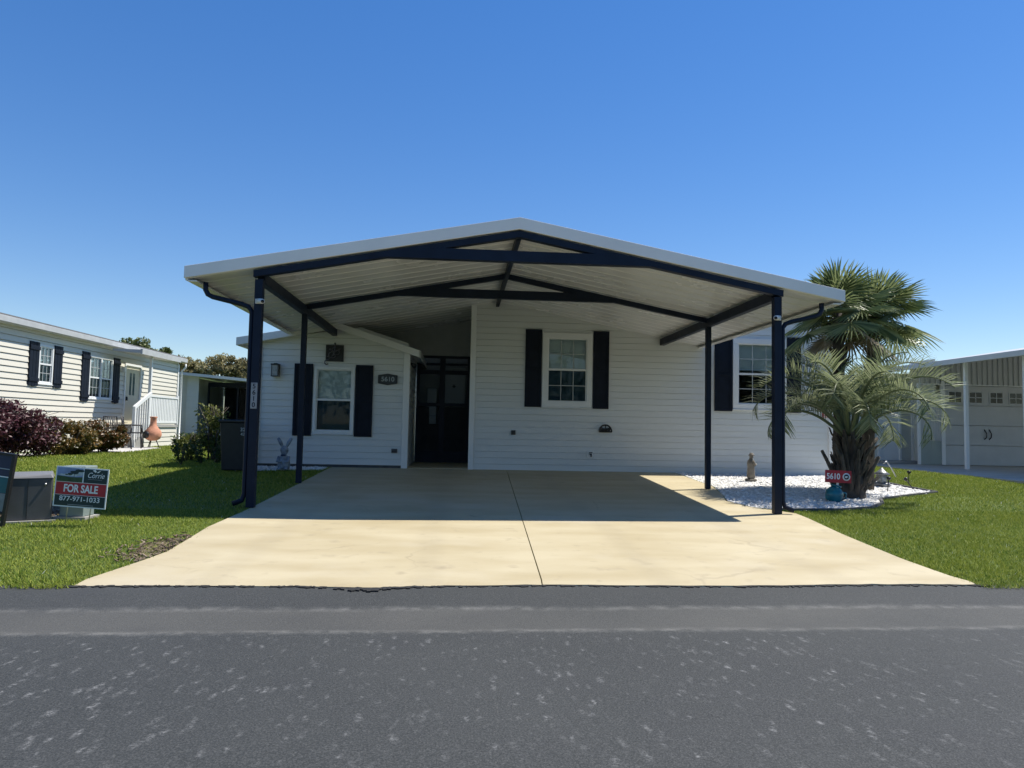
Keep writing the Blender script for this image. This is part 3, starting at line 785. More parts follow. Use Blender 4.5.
o = thing('wall_ornament', 'square black openwork plaque with pewter scroll above the small window', 'ornament', (-2.45, YW, 2.5))
pl = MB(F); pl.box(-2.62, -2.28, -.030, -.018, 2.34, 2.66).box(-2.62, -2.28, -.042, -.030, 2.34, 2.365).box(-2.62, -2.28, -.042, -.030, 2.635, 2.66)
pl.box(-2.62, -2.595, -.042, -.030, 2.365, 2.635).box(-2.305, -2.28, -.042, -.030, 2.365, 2.635).build('panel', M['black'], o)
s = MB(F); y = -.05
def curl(cx, cz, r, a0, a1, n=14, sh=.4): return [(cx+r*(1-sh*i/n)*math.cos(a0+(a1-a0)*i/n), y, cz+r*(1-sh*i/n)*math.sin(a0+(a1-a0)*i/n)) for i in range(n+1)]
s.tube(curl(-2.45, 2.56, .055, PI/2, 2*PI), .011, 6).tube(curl(-2.50, 2.47, .075, 0, -1.6*PI), .011, 6).tube(curl(-2.40, 2.52, .06, PI, 2.6*PI), .010, 6)
s.tube([(-2.45, y, 2.70), (-2.44, y, 2.62), (-2.46, y, 2.52), (-2.50, y, 2.42), (-2.57, y, 2.38), (-2.63, y, 2.34), (-2.635, y, 2.30), (-2.60, y, 2.275), (-2.565, y, 2.29)], .012, 6)
s.ball((-2.45, y, 2.69), .018).ball((-2.36, y, 2.575), .02).ball((-2.53, y, 2.575), .022).ball((-2.45, y, 2.47), .022).ball((-2.565, y, 2.43), .02)
s.build('scroll', M['pewter_scroll'], o)

o = thing('number_plaque', 'dark bronze plaque reading 5610 on white siding right of the small window', 'house number', (-1.42, YW, 2.02))
poly = [(-1.60, 1.945), (-1.53, 1.935), (-1.42, 1.915), (-1.31, 1.935), (-1.24, 1.945), (-1.24, 2.095), (-1.31, 2.105), (-1.42, 2.125), (-1.53, 2.105), (-1.60, 2.095)]
MB(F).prism(poly, -.034, -.018).build('plate', M['bronze'], o)
rim = MB(F)
for p, q in zip(poly, poly[1:]+poly[:1]): rim.bar((p[0], -.036, p[1]), (q[0], -.036, q[1]), .014, .014, (0, 1, 0))
rim.build('rim', M['black'], o)
text(o, '5610', M['greyletter'], (-1.42, -.036, 2.02), .125, F, width=.25, bold=.002)

def small(name, label, cat, mb, m, group=None): return tag(mb.build(name, m), label, cat, group)
v = thing('wall_outlet', 'low grey weatherproof outlet cover near the right end of the small window wall', 'outlet', (-1.26, YW, .64))
MB(F).box(-1.31, -1.20, -.05, -.015, .60, .68).build('cover', M['box_metal'], v, bevel=.006)
MB(F).box(-1.295, -1.215, -.058, -.05, .625, .645).build('slot', M['black'], v)
v = thing('wall_outlet', 'dark outlet box alone on the white wall below left of the middle window', 'outlet', (1.04, YW, 1.04))
MB(F).box(.995, 1.085, -.05, -.015, .995, 1.085).build('cover', M['box_metal'], v, bevel=.008)
MB(F).box(1.01, 1.07, -.062, -.05, 1.01, 1.07).build('slot', M['black'], v, bevel=.004)
h = thing('hose_hanger', 'black cast half round hose hanger on the wall under the right shutter', 'hose hanger', (2.86, YW, 1.12))
s = MB(F); y = -.06
arc = [(2.86+.125*math.cos(t), y, 1.09+.135*math.sin(t)) for t in np.linspace(0, PI, 15)]
s.tube(arc, .014, 6).tube([(2.735, y, 1.09), (2.985, y, 1.09)], .014, 6)
s.build('arch', M['black'], h)
s = MB(F)
for t in (.25, .5, .75): s.tube([(2.86, y, 1.09), (2.86+.125*math.cos(PI*t), y, 1.09+.135*math.sin(PI*t))], .010, 6)
for cx in (2.80, 2.92): s.tube([(cx+.035*math.cos(a), y, 1.125+.03*math.sin(a)) for a in np.linspace(0, 2*PI, 10)], .007, 5)
s.build('scroll', M['black'], h)
MB(F).box(2.76, 2.96, -.05, -.012, 1.10, 1.16).build('back_plate', M['black'], h)
h = thing('wall_spigot', 'small brass dark hose spigot low on the white wall', 'spigot', (2.57, YW, .63))
MB(F).box(2.50, 2.62, -.024, -.015, .57, .70).build('plate', M['white'], h)
MB(F).tube([(2.57, -.02, .64), (2.57, -.10, .64), (2.57, -.13, .60)], .016, 8).build('spout', M['bronze'], h)
MB(F).tube([(2.57, -.075, .665), (2.57, -.075, .685)], .032, 10).build('handle', M['bronze'], h)
st = thing('wall_notice', 'small red notice with white figure at the far right of the white wall', 'notice', (7.36, YW, 1.54))
MB(F).box(7.315, 7.415, -.024, -.016, 1.47, 1.61).build('plate', mat('notice_red', (.45, .06, .08), .5), st)
MB(F).box(7.345, 7.385, -.027, -.024, 1.52, 1.58).box(7.33, 7.40, -.027, -.024, 1.485, 1.50).build('lettering', M['lettering'], st)
fl = thing('flood_light', 'small dark twin floodlight under the eave beside the breezeway', 'floodlight', (-1.0, 14.1, 2.35))
G = RIGHTF(-1.04)
MB(G).box(14.02, 14.12, -.04, -.012, 2.33, 2.43).build('base', M['black'], fl)
MB().tube([(-.99, 14.04, 2.36), (-.93, 13.97, 2.31)], [.02, .045], 10).build('lamp_head', M['black'], fl)
MB().tube([(-.99, 14.12, 2.36), (-.93, 14.2, 2.31)], [.02, .045], 10).build('lamp_head', M['black'], fl)
sh = thing('hanging_ornament', 'small hanging star ornament behind the dark breezeway screen', 'ornament', (-.16, 16.14, 2.0))
so = MB(); so.tube([(-.16, 16.14, 2.29), (-.16, 16.14, 2.09)], .004, 5); so.build('cord', M['white'], sh)
so = MB()
for a in range(3): so.bar((-.16-.05*math.cos(a*PI/3)  , 16.14, 2.04-.05*math.sin(a*PI/3)), (-.16+.05*math.cos(a*PI/3)  , 16.14, 2.04+.05*math.sin(a*PI/3)), .015, .015, (0, 1, 0))
so.build('star', M['black'], sh)
fz = thing('white_appliance', 'white appliance seen dimly behind the left breezeway screen', 'appliance', (-.65, 16.6, .32))
MB().box(-.76, -.54, 16.12, 16.34, .33, 1.98).build('body', M['white'], fz, bevel=.02)
MB().box(-.755, -.545, 16.105, 16.119, 1.35, 1.37).build('handle', M['wire'], fz)

# ------------------------------------------------------------------ yard things on the left
# black wheeled bin
b = thing('wheeled_bin', 'black wheeled bin on the grass behind the left front post', 'bin', (-3.98, 12.95, .3))
bb = MB(); x, yb_ = -3.93, 13.0; z0 = gz(x, yb_)
lo = [(x-.21, yb_-.23), (x+.21, yb_-.23), (x+.21, yb_+.2), (x-.21, yb_+.2)]; hi = [(x-.25, yb_-.29), (x+.25, yb_-.29), (x+.25, yb_+.27), (x-.25, yb_+.27)]
bb.add([(*p, z0+.03) for p in lo]+[(*p, z0+.86) for p in hi], [(0, 3, 2, 1), (4, 5, 6, 7), (0, 1, 5, 4), (1, 2, 6, 5), (2, 3, 7, 6), (3, 0, 4, 7)])
bb.build('body', M['bin'], b, bevel=.015)
MB().box(x-.27, x+.27, yb_-.32, yb_+.30, z0+.863, z0+.91).build('lid', M['bin'], b, bevel=.015)
MB().tube([(x-.24, yb_+.34, z0+.84), (x+.24, yb_+.34, z0+.84)], .015, 8).build('handle', M['bin'], b)
for s in (-1, 1): MB().tube([(x+s*.215, yb_+.2, z0+.10), (x+s*.26, yb_+.2, z0+.10)], .10, 16).build('wheel', M['black'], b)
tb = FRONT(yb_-.285)
text(b, '32', M['greyletter'], (x+.15, -.012, z0+.74), .085, tb, bold=.002)
text(b, '42', M['greyletter'], (x+.15, -.008, z0+.66), .07, tb, bold=.001)

# bunny figure
bn = thing('bunny_figure', 'blue grey painted bunny figure standing on white stones under the lantern', 'garden figure', (-3.15, 13.1, .28))
q = MB(); bx, by, bz0 = -3.15, 13.1, gz(0, 13.1)+.03
q.lathe((bx, by, bz0), [(.02, 0), (.10, .01), (.115, .08), (.105, .16), (.07, .24), (.045, .27), (.062, .30), (.075, .34), (.07, .385), (.04, .42), (.008, .43)], 18, 1, .7)
q.ball((bx-.06, by-.07, bz0+.02), (.04, .06, .03)).ball((bx+.06, by-.07, bz0+.02), (.04, .06, .03))
for s in (-1, 1): q.tube([(bx+s*.085, by-.02, bz0+.23), (bx+s*.10, by-.07, bz0+.15), (bx+s*.03, by-.09, bz0+.14)], [.028, .025, .022], 8)
q.build('body', M['bunny'], bn)
for s in (-1, 1): MB().tube([(bx+s*.03, by, bz0+.40), (bx+s*.07, by, bz0+.48), (bx+s*.115, by, bz0+.56), (bx+s*.12, by, bz0+.575)], [.018, .034, .028, .008], 8).build('ear', M['bunny'], bn)
MB().box(bx-.045, bx+.045, by-.085, by-.06, bz0+.245, bz0+.275).build('bow', M['navy_print'], bn, bevel=.008)

# FOR SALE sign
sg = thing('for_sale_sign', 'teal and red FOR SALE yard sign tilted on wire legs', 'sign', (-3.78, 7.45, .08))
T = Matrix.Translation((-3.778, 7.46, .46)) @ Matrix.Rotation(R(-3), 4, 'Z') @ Matrix.Rotation(R(3.3), 4, 'Y')
hw, hh = .262, .200
MB(T).box(-hw, hw, -.003, .003, -hh, hh).build('panel', M['lettering'], sg)
e = .012
def rect(n, m, x0, x1, z0, z1, y=-.0042): return MB(T).box(x0, x1, y, -.003, z0, z1).build(n, m, sg)
rect('lower_band', M['teal_sign'], -hw+e, hw-e, -hh+e, -.082)
rect('red_band', M['red'], -hw+e, hw-e, -.078, .045)
rect('emblem_panel', M['teal_sign'], .018, hw-e, .05, hh-e)
pp = rect('picture_panel', M['photo_sky'], -hw+e, .006, .05, hh-e)
q = MB(T); q.prism([(-hw+e, .05), (.006, .05), (.006, .105), (-.05, .10), (-.12, .098), (-hw+e, .108)], -.0052, -.0042); q.build('meadow', M['photo_green'], pp)
q = MB(T); q.prism([(-.235, .112), (-.21, .128), (-.18, .124), (-.15, .136), (-.12, .128), (-.08, .14), (-.05, .165), (-.02, .16), (.0, .172), (.005, .15), (.0, .12), (-.06, .108), (-.15, .106)], -.0050, -.0043)
q.build('cloud', M['photo_cloud'], pp)
q = MB(T)
for cx, cz, r in ((-.12, .128, .02), (-.075, .145, .03), (-.04, .165, .026), (-.01, .165, .022), (-.10, .15, .018), (-.155, .122, .012)): q.prism([(cx+r*1.3*math.cos(a), cz+r*.6*math.sin(a)) for a in np.linspace(0, 2*PI, 9)[:-1]], -.0062, -.0053)
q.bar((-.075, -.0056, .14), (-.08, -.0056, .10), .004, .001, (0, 1, 0)); q.build('trees', M['teal_sign'], pp)
text(sg, 'FOR SALE', M['lettering'], (-.0, -.0055, -.017), .105, T, width=.34, bold=.003)
text(sg, '877-971-1033', M['lettering'], (-.0, -.0055, -.118), .068, T, width=.40, bold=.0008)
text(sg, 'Corrie', M['lettering'], (.135, -.0055, .127), .075, T, width=.165, shear=.35)
q = MB(T)
q.prism([(.10, .178), (.13, .158), (.14, .168), (.125, .188)], -.006, -.0045).prism([(.145, .165), (.185, .185), (.165, .163), (.15, .155)], -.006, -.0045); q.build('leaf_emblem', M['lettering'], sg)
MB(T).box(.06, .20, -.0055, -.0045, .087, .089).build('rule_line', M['greyletter'], sg)
MB(T).box(-.115, .14, -.0055, -.0045, -.176, -.172).build('web_line', M['greyletter'], sg)
for xx in (-.115, .115): MB(T).tube([(xx, .006, -.05), (xx, .006, -.20), (xx-.008, .006, -.41)], .005, 6).build('leg', M['wire'], sg)

# utility cabinet with sloped lid
ut = thing('utility_cabinet', 'low grey metal utility cabinet with pale lid beside the yard signs', 'utility box', (-4.32, 7.7, .08))
T = Matrix.Translation((-4.43, 7.76, .07)) @ Matrix.Rotation(R(27), 4, 'Z')
MB(T).box(-.235, .235, -.21, .21, 0, .035).build('base_pad', M['found2'], ut)
q = MB(T); q.prism([(-.19, .035), (.19, .035), (.19, .46), (-.19, .46)], -.16, .16); q.build('body', M['box_metal'], ut, bevel=.01)
q = MB(T); q.add([(-.2, -.17, .461), (.2, -.17, .461), (.2, .17, .461), (-.2, .17, .461), (-.18, -.14, .485), (.18, -.15, .50), (.18, .16, .515), (-.18, .16, .51)],
      [(0, 3, 2, 1), (4, 5, 6, 7), (0, 1, 5, 4), (1, 2, 6, 5), (2, 3, 7, 6), (3, 0, 4, 7)]); q.build('lid', mat('cabinet_lid', (.17, .17, .17), .5, var=.15), ut, bevel=.006)
MB(T).box(-.02, -.016, -.164, -.1605, .05, .45).build('seam', M['black'], ut)
q = MB(T); q.tube([(.13, -.16, .40), (.13, -.178, .40)], .012, 10); q.build('latch', M['wire'], ut)

# green cable pedestal behind the sale sign
pd = thing('cable_pedestal', 'grey green cable pedestal directly behind the FOR SALE sign', 'utility box', (-4.0, 8.0, .1))
T = Matrix.Translation((-4.03, 7.9, .085)) @ Matrix.Rotation(R(-4), 4, 'Z')
MB(T).box(-.17, .17, -.14, .14, 0, .04).build('base_pad', M['found2'], pd)
MB(T).box(-.125, .125, -.1, .1, .04, .50).build('body', M['green_metal'], pd, bevel=.008)
MB(T).box(-.135, .135, -.11, .11, .501, .565).build('cap', M['green_metal'], pd, bevel=.012)
MB(T).box(-.02, .02, -.112, -.1, .16, .19).build('latch', M['black'], pd)

# dark framed sign at the frame's edge
fs_ = thing('framed_sign', 'dark framed navy and teal sign cut off at the left beside the cabinet', 'sign', (-4.62, 7.3, .07))
T = Matrix.Translation((-4.63, 7.35, .06)) @ Matrix.Rotation(R(-4), 4, 'Z') @ Matrix.Rotation(R(7), 4, 'Y')
q = MB(T); q.box(.175, .205, -.02, .02, 0, .76).box(-.305, -.275, -.02, .02, 0, .76).box(-.275, .175, -.02, .02, .735, .76).box(-.275, .175, -.02, .02, .16, .185)
q.build('frame', M['black'], fs_, bevel=.003)
MB(T).box(-.275, .175, -.008, .008, .185, .735).build('panel', M['navy_print'], fs_)
MB(T).box(-.27, .17, -.0105, -.009, .37, .52).build('teal_band', M['teal_print'], fs_)
MB(T).box(-.27, .17, -.0105, -.009, .19, .365).build('grey_band', M['grey_print'], fs_)
MB(T).box(-.27, .17, -.0115, -.009, .60, .608).build('upper_stripe', M['greyletter'], fs_)
MB(T).box(-.27, .17, -.0125, -.0105, .522, .532).build('lower_stripe', M['lettering'], fs_)
for xx in (-.29, .19): MB(T).tube([(xx, .0, .02), (xx, .0, -.05)], .012, 6).build('leg', M['black'], fs_)

# ------------------------------------------------------------------ garden things on the right
def statue():
    s = thing('stone_statue', 'small weathered robed stone statue on white gravel before the wall', 'statue', (5.25, 12.5, .26))
    x, y, z = 5.25, 12.5, gz(0, 12.5)+.02
    MB().lathe((x, y, z), [(.10, 0), (.105, .02), (.09, .04)], 14).build('base', M['stone'], s)
    q = MB(); q.lathe((x, y, z+.04), [(.055, 0), (.075, .02), (.07, .12), (.062, .20), (.07, .27), (.062, .32), (.03, .355), (.026, .375)], 16, 1, .8)
    q.ball((x+.008, y, z+.435), (.036, .036, .046))
    for sg in (-1, 1): q.tube([(x+.02*sg, y-.055*sg*.9, z+.355), (x+.05, y-.06*sg, z+.28), (x+.085, y-.015*sg, z+.30)], [.026, .024, .018], 8)
    q.build('body', M['stone'], s)
    MB().lathe((x+.008, y, z+.455), [(.058, 0), (.06, .008), (.036, .018), (.032, .045), (.01, .05)], 14).build('hat', M['stone'], s)
statue()
rs = thing('number_sign', 'red board with 5610 and round ring emblem staked before the palm trunk', 'house number', (5.45, 9.9, .15))
T = Matrix.Translation((5.45, 9.90, .535)) @ Matrix.Rotation(R(-3), 4, 'Z') @ Matrix.Rotation(R(1.5), 4, 'Y')
MB(T).box(-.19, .19, -.008, .008, -.088, .088).build('panel', M['red'], rs, bevel=.003)
text(rs, '5610', M['lettering'], (-.075, -.0095, -.002), .115, T, width=.195, bold=.003)
q = MB(T); q.tube([(.115, -.0085, 0), (.115, -.0105, 0)], .056, 26); em = q.build('emblem_disc', M['lettering'], rs)
MB(T).tube([(.115, -.0105, 0), (.115, -.012, 0)], .037, 22).build('emblem_ring', M['black'], em)
MB(T).prism([(.085, .0), (.105, .012), (.13, .01), (.14, -.005), (.12, -.006), (.115, -.018), (.10, -.012)], -.0135, -.0121).build('emblem_mark', M['lettering'], em)
MB(T).box(-.015, .015, .009, .02, -.40, .0).build('stake', M['white'], rs)
pt = thing('teal_jar', 'squat teal glazed jar leaning at the base of the palm trunk', 'jar', (5.42, 10.0, .17))
T = Matrix.Translation((5.40, 9.97, .165)) @ Matrix.Rotation(R(14), 4, 'Y')
MB(T).lathe((0, 0, 0), [(.06, 0), (.10, .02), (.125, .09), (.12, .15), (.085, .20), (.06, .22)], 20).build('body', M['teal_pot'], pt)
MB(T).lathe((0, 0, .22), [(.06, 0), (.075, .015), (.072, .03), (.045, .03)], 20).build('rim', M['teal_pot'], pt)
MB(T).tube([(.10, 0, .17), (.17, 0, .17), (.18, 0, .10), (.12, 0, .06)], .014, 8).build('handle', M['teal_pot'], pt)

ln = thing('garden_lantern', 'pewter pagoda lantern with bent pole standing right of the palm', 'lantern', (7.42, 12.0, .23))
x, y, z = 7.40, 12.0, gz(0, 12)+.02
MB().lathe((x, y, z), [(.13, 0), (.15, .015), (.15, .05), (.11, .06)], 6).build('base', M['pewter'], ln)
q = MB()
for k in range(6): a = k*PI/3; q.bar((x+.12*math.cos(a), y+.12*math.sin(a), z+.06), (x+.09*math.cos(a), y+.09*math.sin(a), z+.2), .014, .014, (1, .3, 0))
q.build('frame', M['pewter'], ln)
MB().lathe((x, y, z+.062), [(.09, 0), (.075, .135)], 6).build('lamp_glass', M['lamp_glass'], ln)
MB().lathe((x, y, z+.2), [(.14, 0), (.145, .012), (.08, .05), (.03, .10), (.012, .12)], 6).build('roof', M['pewter'], ln)
MB().tube([(x+.05, y+.03, z+.39), (x+.12, y+.05, z+.43), (x+.22, y+.06, z+.30), (x+.30, y+.06, z+.16)], .011, 6).build('pole', M['wire'], ln)

def stake_light(x, y, tilt, label):
    s = thing('stake_light', label, 'garden light', (x, y, gz(x, y)), 'stake lights in the gravel bed')
    z = gz(x, y); T = Matrix.Translation((x, y, z)) @ Matrix.Rotation(R(tilt), 4, 'Y')
    MB(T).tube([(0, 0, -.02), (0, 0, .2)], .008, 6).build('stake', M['black'], s)
    MB(T).lathe((0, 0, .2), [(.012, 0), (.03, .02), (.035, .05), (.012, .06)], 10).build('lamp_head', M['black'], s)
stake_light(8.15, 12.4, 3, 'upright slim dark stake light at the back tip of the gravel')
stake_light(7.72, 11.6, -38, 'fallen dark stake light lying at the right gravel tip')
stake_light(7.0, 11.2, 6, 'dark stake light in the gravel just left of the pewter lantern')
stake_light(5.62, 12.3, -4, 'dark stake light behind the right front carport post')

# ------------------------------------------------------------------ plants
def leaves(mb, centre, rad, n, size, up=.2, core=.35):
    c = Vector(centre)
    for _ in range(n):
        d = Vector((random.gauss(0, 1), random.gauss(0, 1), random.gauss(0, 1))).normalized()
        q = core+(1-core)*random.random()**.5
        p = c+Vector((d.x*rad[0], d.y*rad[1], d.z*rad[2]))*q
        a = Vector((random.gauss(0, 1), random.gauss(0, 1), random.gauss(0, 1)+up)).normalized(); b = a.orthogonal().normalized()
        if random.random() < .5: b = a.cross(b)
        s = size*random.uniform(.6, 1.3)
        mb.add([p-a*s, p+b*s*.42, p+a*s, p-b*s*.42], [(0, 1, 2, 3)])
def clumps(centre, rad, k, sub, seed):
    rr = random.Random(seed); out = []
    for _ in range(k):
        d = Vector((rr.gauss(0, 1), rr.gauss(0, 1), rr.gauss(0, 1))).normalized(); q = rr.uniform(.35, .85)
        out.append(((centre[0]+d.x*rad[0]*q, centre[1]+d.y*rad[1]*q, centre[2]+d.z*rad[2]*q), sub*rr.uniform(.7, 1.3)))
    return out
def shrub(name, label, cat, base, rad, m, n, size, seed, group=None, k=22, sub=.38):
    s = thing(name, label, cat, base, group)
    c = (base[0], base[1], base[2]+rad[2]*.86)
    f = MB()
    for cc, r in clumps(c, rad, k, sub*min(rad), seed): leaves(f, cc, (r, r, r*.85), n//k, size, .3, .2)
    f.build('foliage', m, s)
    st = MB(); rr = random.Random(seed)
    for _ in range(9):
        st.tube([(base[0]+rr.uniform(-.1, .1), base[1]+rr.uniform(-.1, .1), base[2]-.05), (base[0]+rr.uniform(-.5, .5)*rad[0], base[1]+rr.uniform(-.5, .5)*rad[1], base[2]+rad[2]), (base[0]+rr.uniform(-.8, .8)*rad[0], base[1]+rr.uniform(-.8, .8)*rad[1], base[2]+rad[2]*1.6)], [.02, .012, .005], 5)
    st.build('stem', M['bark'], s)
    return s
shrub('shrub', 'large rounded purple leaved shrub against the cream house', 'shrub', (-9.35, 15.3, .3), (.95, 1.35, .62), M['purple'], 16000, .042, 1, k=70, sub=.36)
shrub('shrub', 'orange and red tipped shrub right beside the purple shrub', 'shrub', (-8.9, 16.9, .3), (.72, .72, .47), M['croton'], 8500, .042, 2, k=40, sub=.36)
shrub('shrub', 'olive and red mixed leaf shrub nearest the porch chairs', 'shrub', (-8.75, 18.2, .3), (.72, .85, .48), M['croton2'], 9000, .042, 3, k=40, sub=.36)
shrub('shrub', 'tall light green shrub growing behind the black bin', 'shrub', (-5.25, 15.6, .3), (.42, .5, .72), M['bush'], 2600, .042, 4, k=30, sub=.42)
shrub('shrub', 'low light green shrub just left of the tall one', 'shrub', (-5.62, 15.2, .3), (.28, .3, .36), M['bush'], 900, .04, 5, k=16, sub=.45)
for i, (x, y, hgt, lab) in enumerate(((-5.25, 13.9, .55, 'leftmost of the small leafy plants on the lawn before the bin'), (-4.95, 14.1, .50, 'middle of the small leafy plants on the lawn before the bin'), (-4.72, 14.3, .48, 'rightmost of the small leafy plants on the lawn before the bin'))):
    s = thing('young_plant', lab, 'plant', (x, y, .29), 'young plants on the left lawn')
    f = MB(); st = MB()
    for k in range(6):
        a = random.uniform(0, 2*PI); tip = Vector((x+.17*math.cos(a), y+.17*math.sin(a), .29+hgt*random.uniform(.7, 1.05)))
        st.tube([(x, y, .27), ((x+tip.x)/2, (y+tip.y)/2, .29+hgt*.5), tip], [.008, .006, .003], 5)
        for t in np.linspace(.25, 1, 9):
            p = Vector((x, y, .28)).lerp(tip, t); leaves(f, p, (.05, .05, .05), 5, .034, .2, .3)
    f.build('foliage', M['sapling'], s); st.build('stem', M['bark'], s)

def tree(label, x, y, ztop, rad, m, seed, trunk_z=1.2, n=5200, leaf=.11, name='broadleaf_tree'):
    t = thing(name, label, 'tree', (x, y, .3), 'trees beyond the left houses')
    cz = ztop-rad[2]; rr = random.Random(seed)
    tk = MB(); tk.tube([(x, y, .2), (x+.1, y, cz*.5), (x, y, cz)], [.22, .16, .08], 8)
    cl = clumps((x, y, cz), rad, 34, .30*min(rad), seed)
    for cc, r in cl[:16]: tk.tube([(x, y, cz*.55+rr.uniform(0, .6)), ((x+cc[0])/2, (y+cc[1])/2, (cz+cc[2])/2-.15), cc], [.07, .04, .015], 5)
    tk.build('trunk', M['bark'], t)
    f = MB()
    for cc, r in cl: leaves(f, cc, (r, r, r*.75), n//34, leaf, .2, .1)
    f.build('crown', m, t)
tree('dark green rounded treetop behind the cream house roof', -15.7, 36, 5.2, (1.6, 1.4, 1.2), M['tree_a'], 21)
tree('brownish thin tree behind the end of the cream house', -17.0, 44, 5.35, (1.7, 1.3, 1.5), M['tree_b'], 22)
tree('tallest brownish grey tree behind the screened building', -14.9, 44, 5.55, (1.6, 1.3, 1.6), M['tree_b'], 23)
tree('olive yellow tree right behind the left carport post', -13.2, 44, 5.5, (1.6, 1.3, 1.6), M['tree_c'], 24)
tree('small olive tree in the gap between two brownish trees', -17.2, 47, 5.0, (1.5, 1.2, 1.4), M['tree_c'], 25)

# ------------------------------------------------------------------ palms
def pindo_frond(root, base, az, el, length, seed, droop=1.0):
    rr = random.Random(seed)
    n = 20; pts = []; p = Vector(base); e = el
    hd = Vector((math.cos(az), math.sin(az), 0))
    for i in range(n+1):
        pts.append(p.copy())
        d = hd*math.cos(e)+Vector((0, 0, math.sin(e)))
        p = p+d*(length/n)
        e -= droop*(.02+.145*(i/n)**1.2)*1.45
        e = max(e, -1.62)
    mb = MB()
    mb.tube(pts, [.026*(1-.85*i/n)+.003 for i in range(n+1)], 5)
    side = Vector((-math.sin(az), math.cos(az), 0))
    NL = int(n*2.9)
    for i in range(int(NL*.27), NL):
        t = i/NL; k = t*n; i0 = int(k); q = pts[i0].lerp(pts[min(i0+1, n)], k-i0)
        tan = (pts[min(i0+1, n)]-pts[max(i0-1, 0)]).normalized(); nrm = side.cross(tan).normalized()
        if nrm.z < 0 and abs(tan.z) < .7: nrm = -nrm
        L_ = (.12+length*.235)*math.sin(PI*min(1, .14+.78*t))**.6*rr.uniform(.85, 1.1)
        for s in (-1, 1):
            for _d in range(1):
                d = (side*s*.72+tan*.62+nrm*(.50+rr.uniform(-.2, .2))).normalized()
                w = .0088
                wv = d.cross(nrm).normalized()*w
                a, b = q, q+d*L_*.5
                c = q+d*L_*.97+Vector((0, 0, -L_*.13*rr.uniform(.0, 1.6)))
                jig = wv*.5
                mb.add([a-wv*.6, a+wv*.6, b+wv, b-wv, c+jig*.2, c-jig*.2], [(0, 1, 2, 3), (3, 2, 4, 5)], True)
    return mb.build('frond', M['pindo'], root)

pc = Vector((5.97, 10.5, 1.14))
pin = thing('pindo_palm', 'squat palm with arching grey green feather fronds in the white gravel', 'palm', (5.97, 10.5, .17))
tk = MB()
prof = [(.235, -.05), (.22, .05), (.18, .3), (.145, .55), (.115, .8), (.085, .98), (.04, 1.08)]
tk.lathe((pc.x, pc.y, .17), prof, 22)
for i in range(84):
    t = i/84; z = .18+t*.86; a = i*2.399+random.uniform(-.3, .3); r0 = .20-.105*t
    h = random.uniform(.16, .34)*(1.15 if t < .8 else .9); out = random.uniform(.03, .13)
    b0 = Vector((pc.x+r0*math.cos(a), pc.y+r0*math.sin(a), z)); o_ = Vector((math.cos(a), math.sin(a), 0)); sd = Vector((-math.sin(a), math.cos(a), 0))
    P = [b0-o_*.03, b0+o_*out*.5+Vector((0, 0, h*.5)), b0+o_*out*1.15+Vector((0, 0, h))]
    W = [.055, .036, .022]; Th = [.03, .022, .014]
    vs = []
    for p, w, th in zip(P, W, Th): vs += [p-sd*w+o_*0, p+sd*w, p+sd*w*.5+o_*th, p-sd*w*.5+o_*th]
    tk.add(vs, [(0, 1, 5, 4), (1, 2, 6, 5), (2, 3, 7, 6), (3, 0, 4, 7), (4, 5, 9, 8), (5, 6, 10, 9), (6, 7, 11, 10), (7, 4, 8, 11), (8, 9, 10, 11)])
tk.build('trunk', M['palm_bark'], pin)
for a, z, h, out in ((2.8, .30, .42, .20), (3.3, .12, .22, .2), (.35, .35, .45, .24), (.1, .12, .2, .28), (-.5, .25, .4, .2), (-2.4, .3, .38, .18), (3.6, .55, .3, .2), (-.1, .6, .33, .22)):
    o_ = Vector((math.cos(a), math.sin(a), 0)); b0 = pc+o_*.2; b0.z = .17+z
    bt = MB(); bt.tube([b0, b0+o_*out*.45+Vector((0, 0, h*.45)), b0+o_*out+Vector((0, 0, h))], [.04, .03, .022], 6)
    bt.build('cut_stub', M['palm_boot'], pin)
FR = []
for i in range(24):
    az = i*2.399+.4
    t = i/24
    el = R(85-43*t+random.uniform(-6, 6)); L_ = 1.28+.80*math.sin(PI*min(1, .22+t*.62)) 
    FR.append((az, el, L_*.86, .70+.48*t))
for i, (az, el, L_, dr_) in enumerate(FR):
    b0 = pc+Vector((math.cos(az)*.07, math.sin(az)*.07, .05*random.random()-.10*(i/30)))
    pindo_frond(pin, b0, az, el, L_, 100+i, dr_)

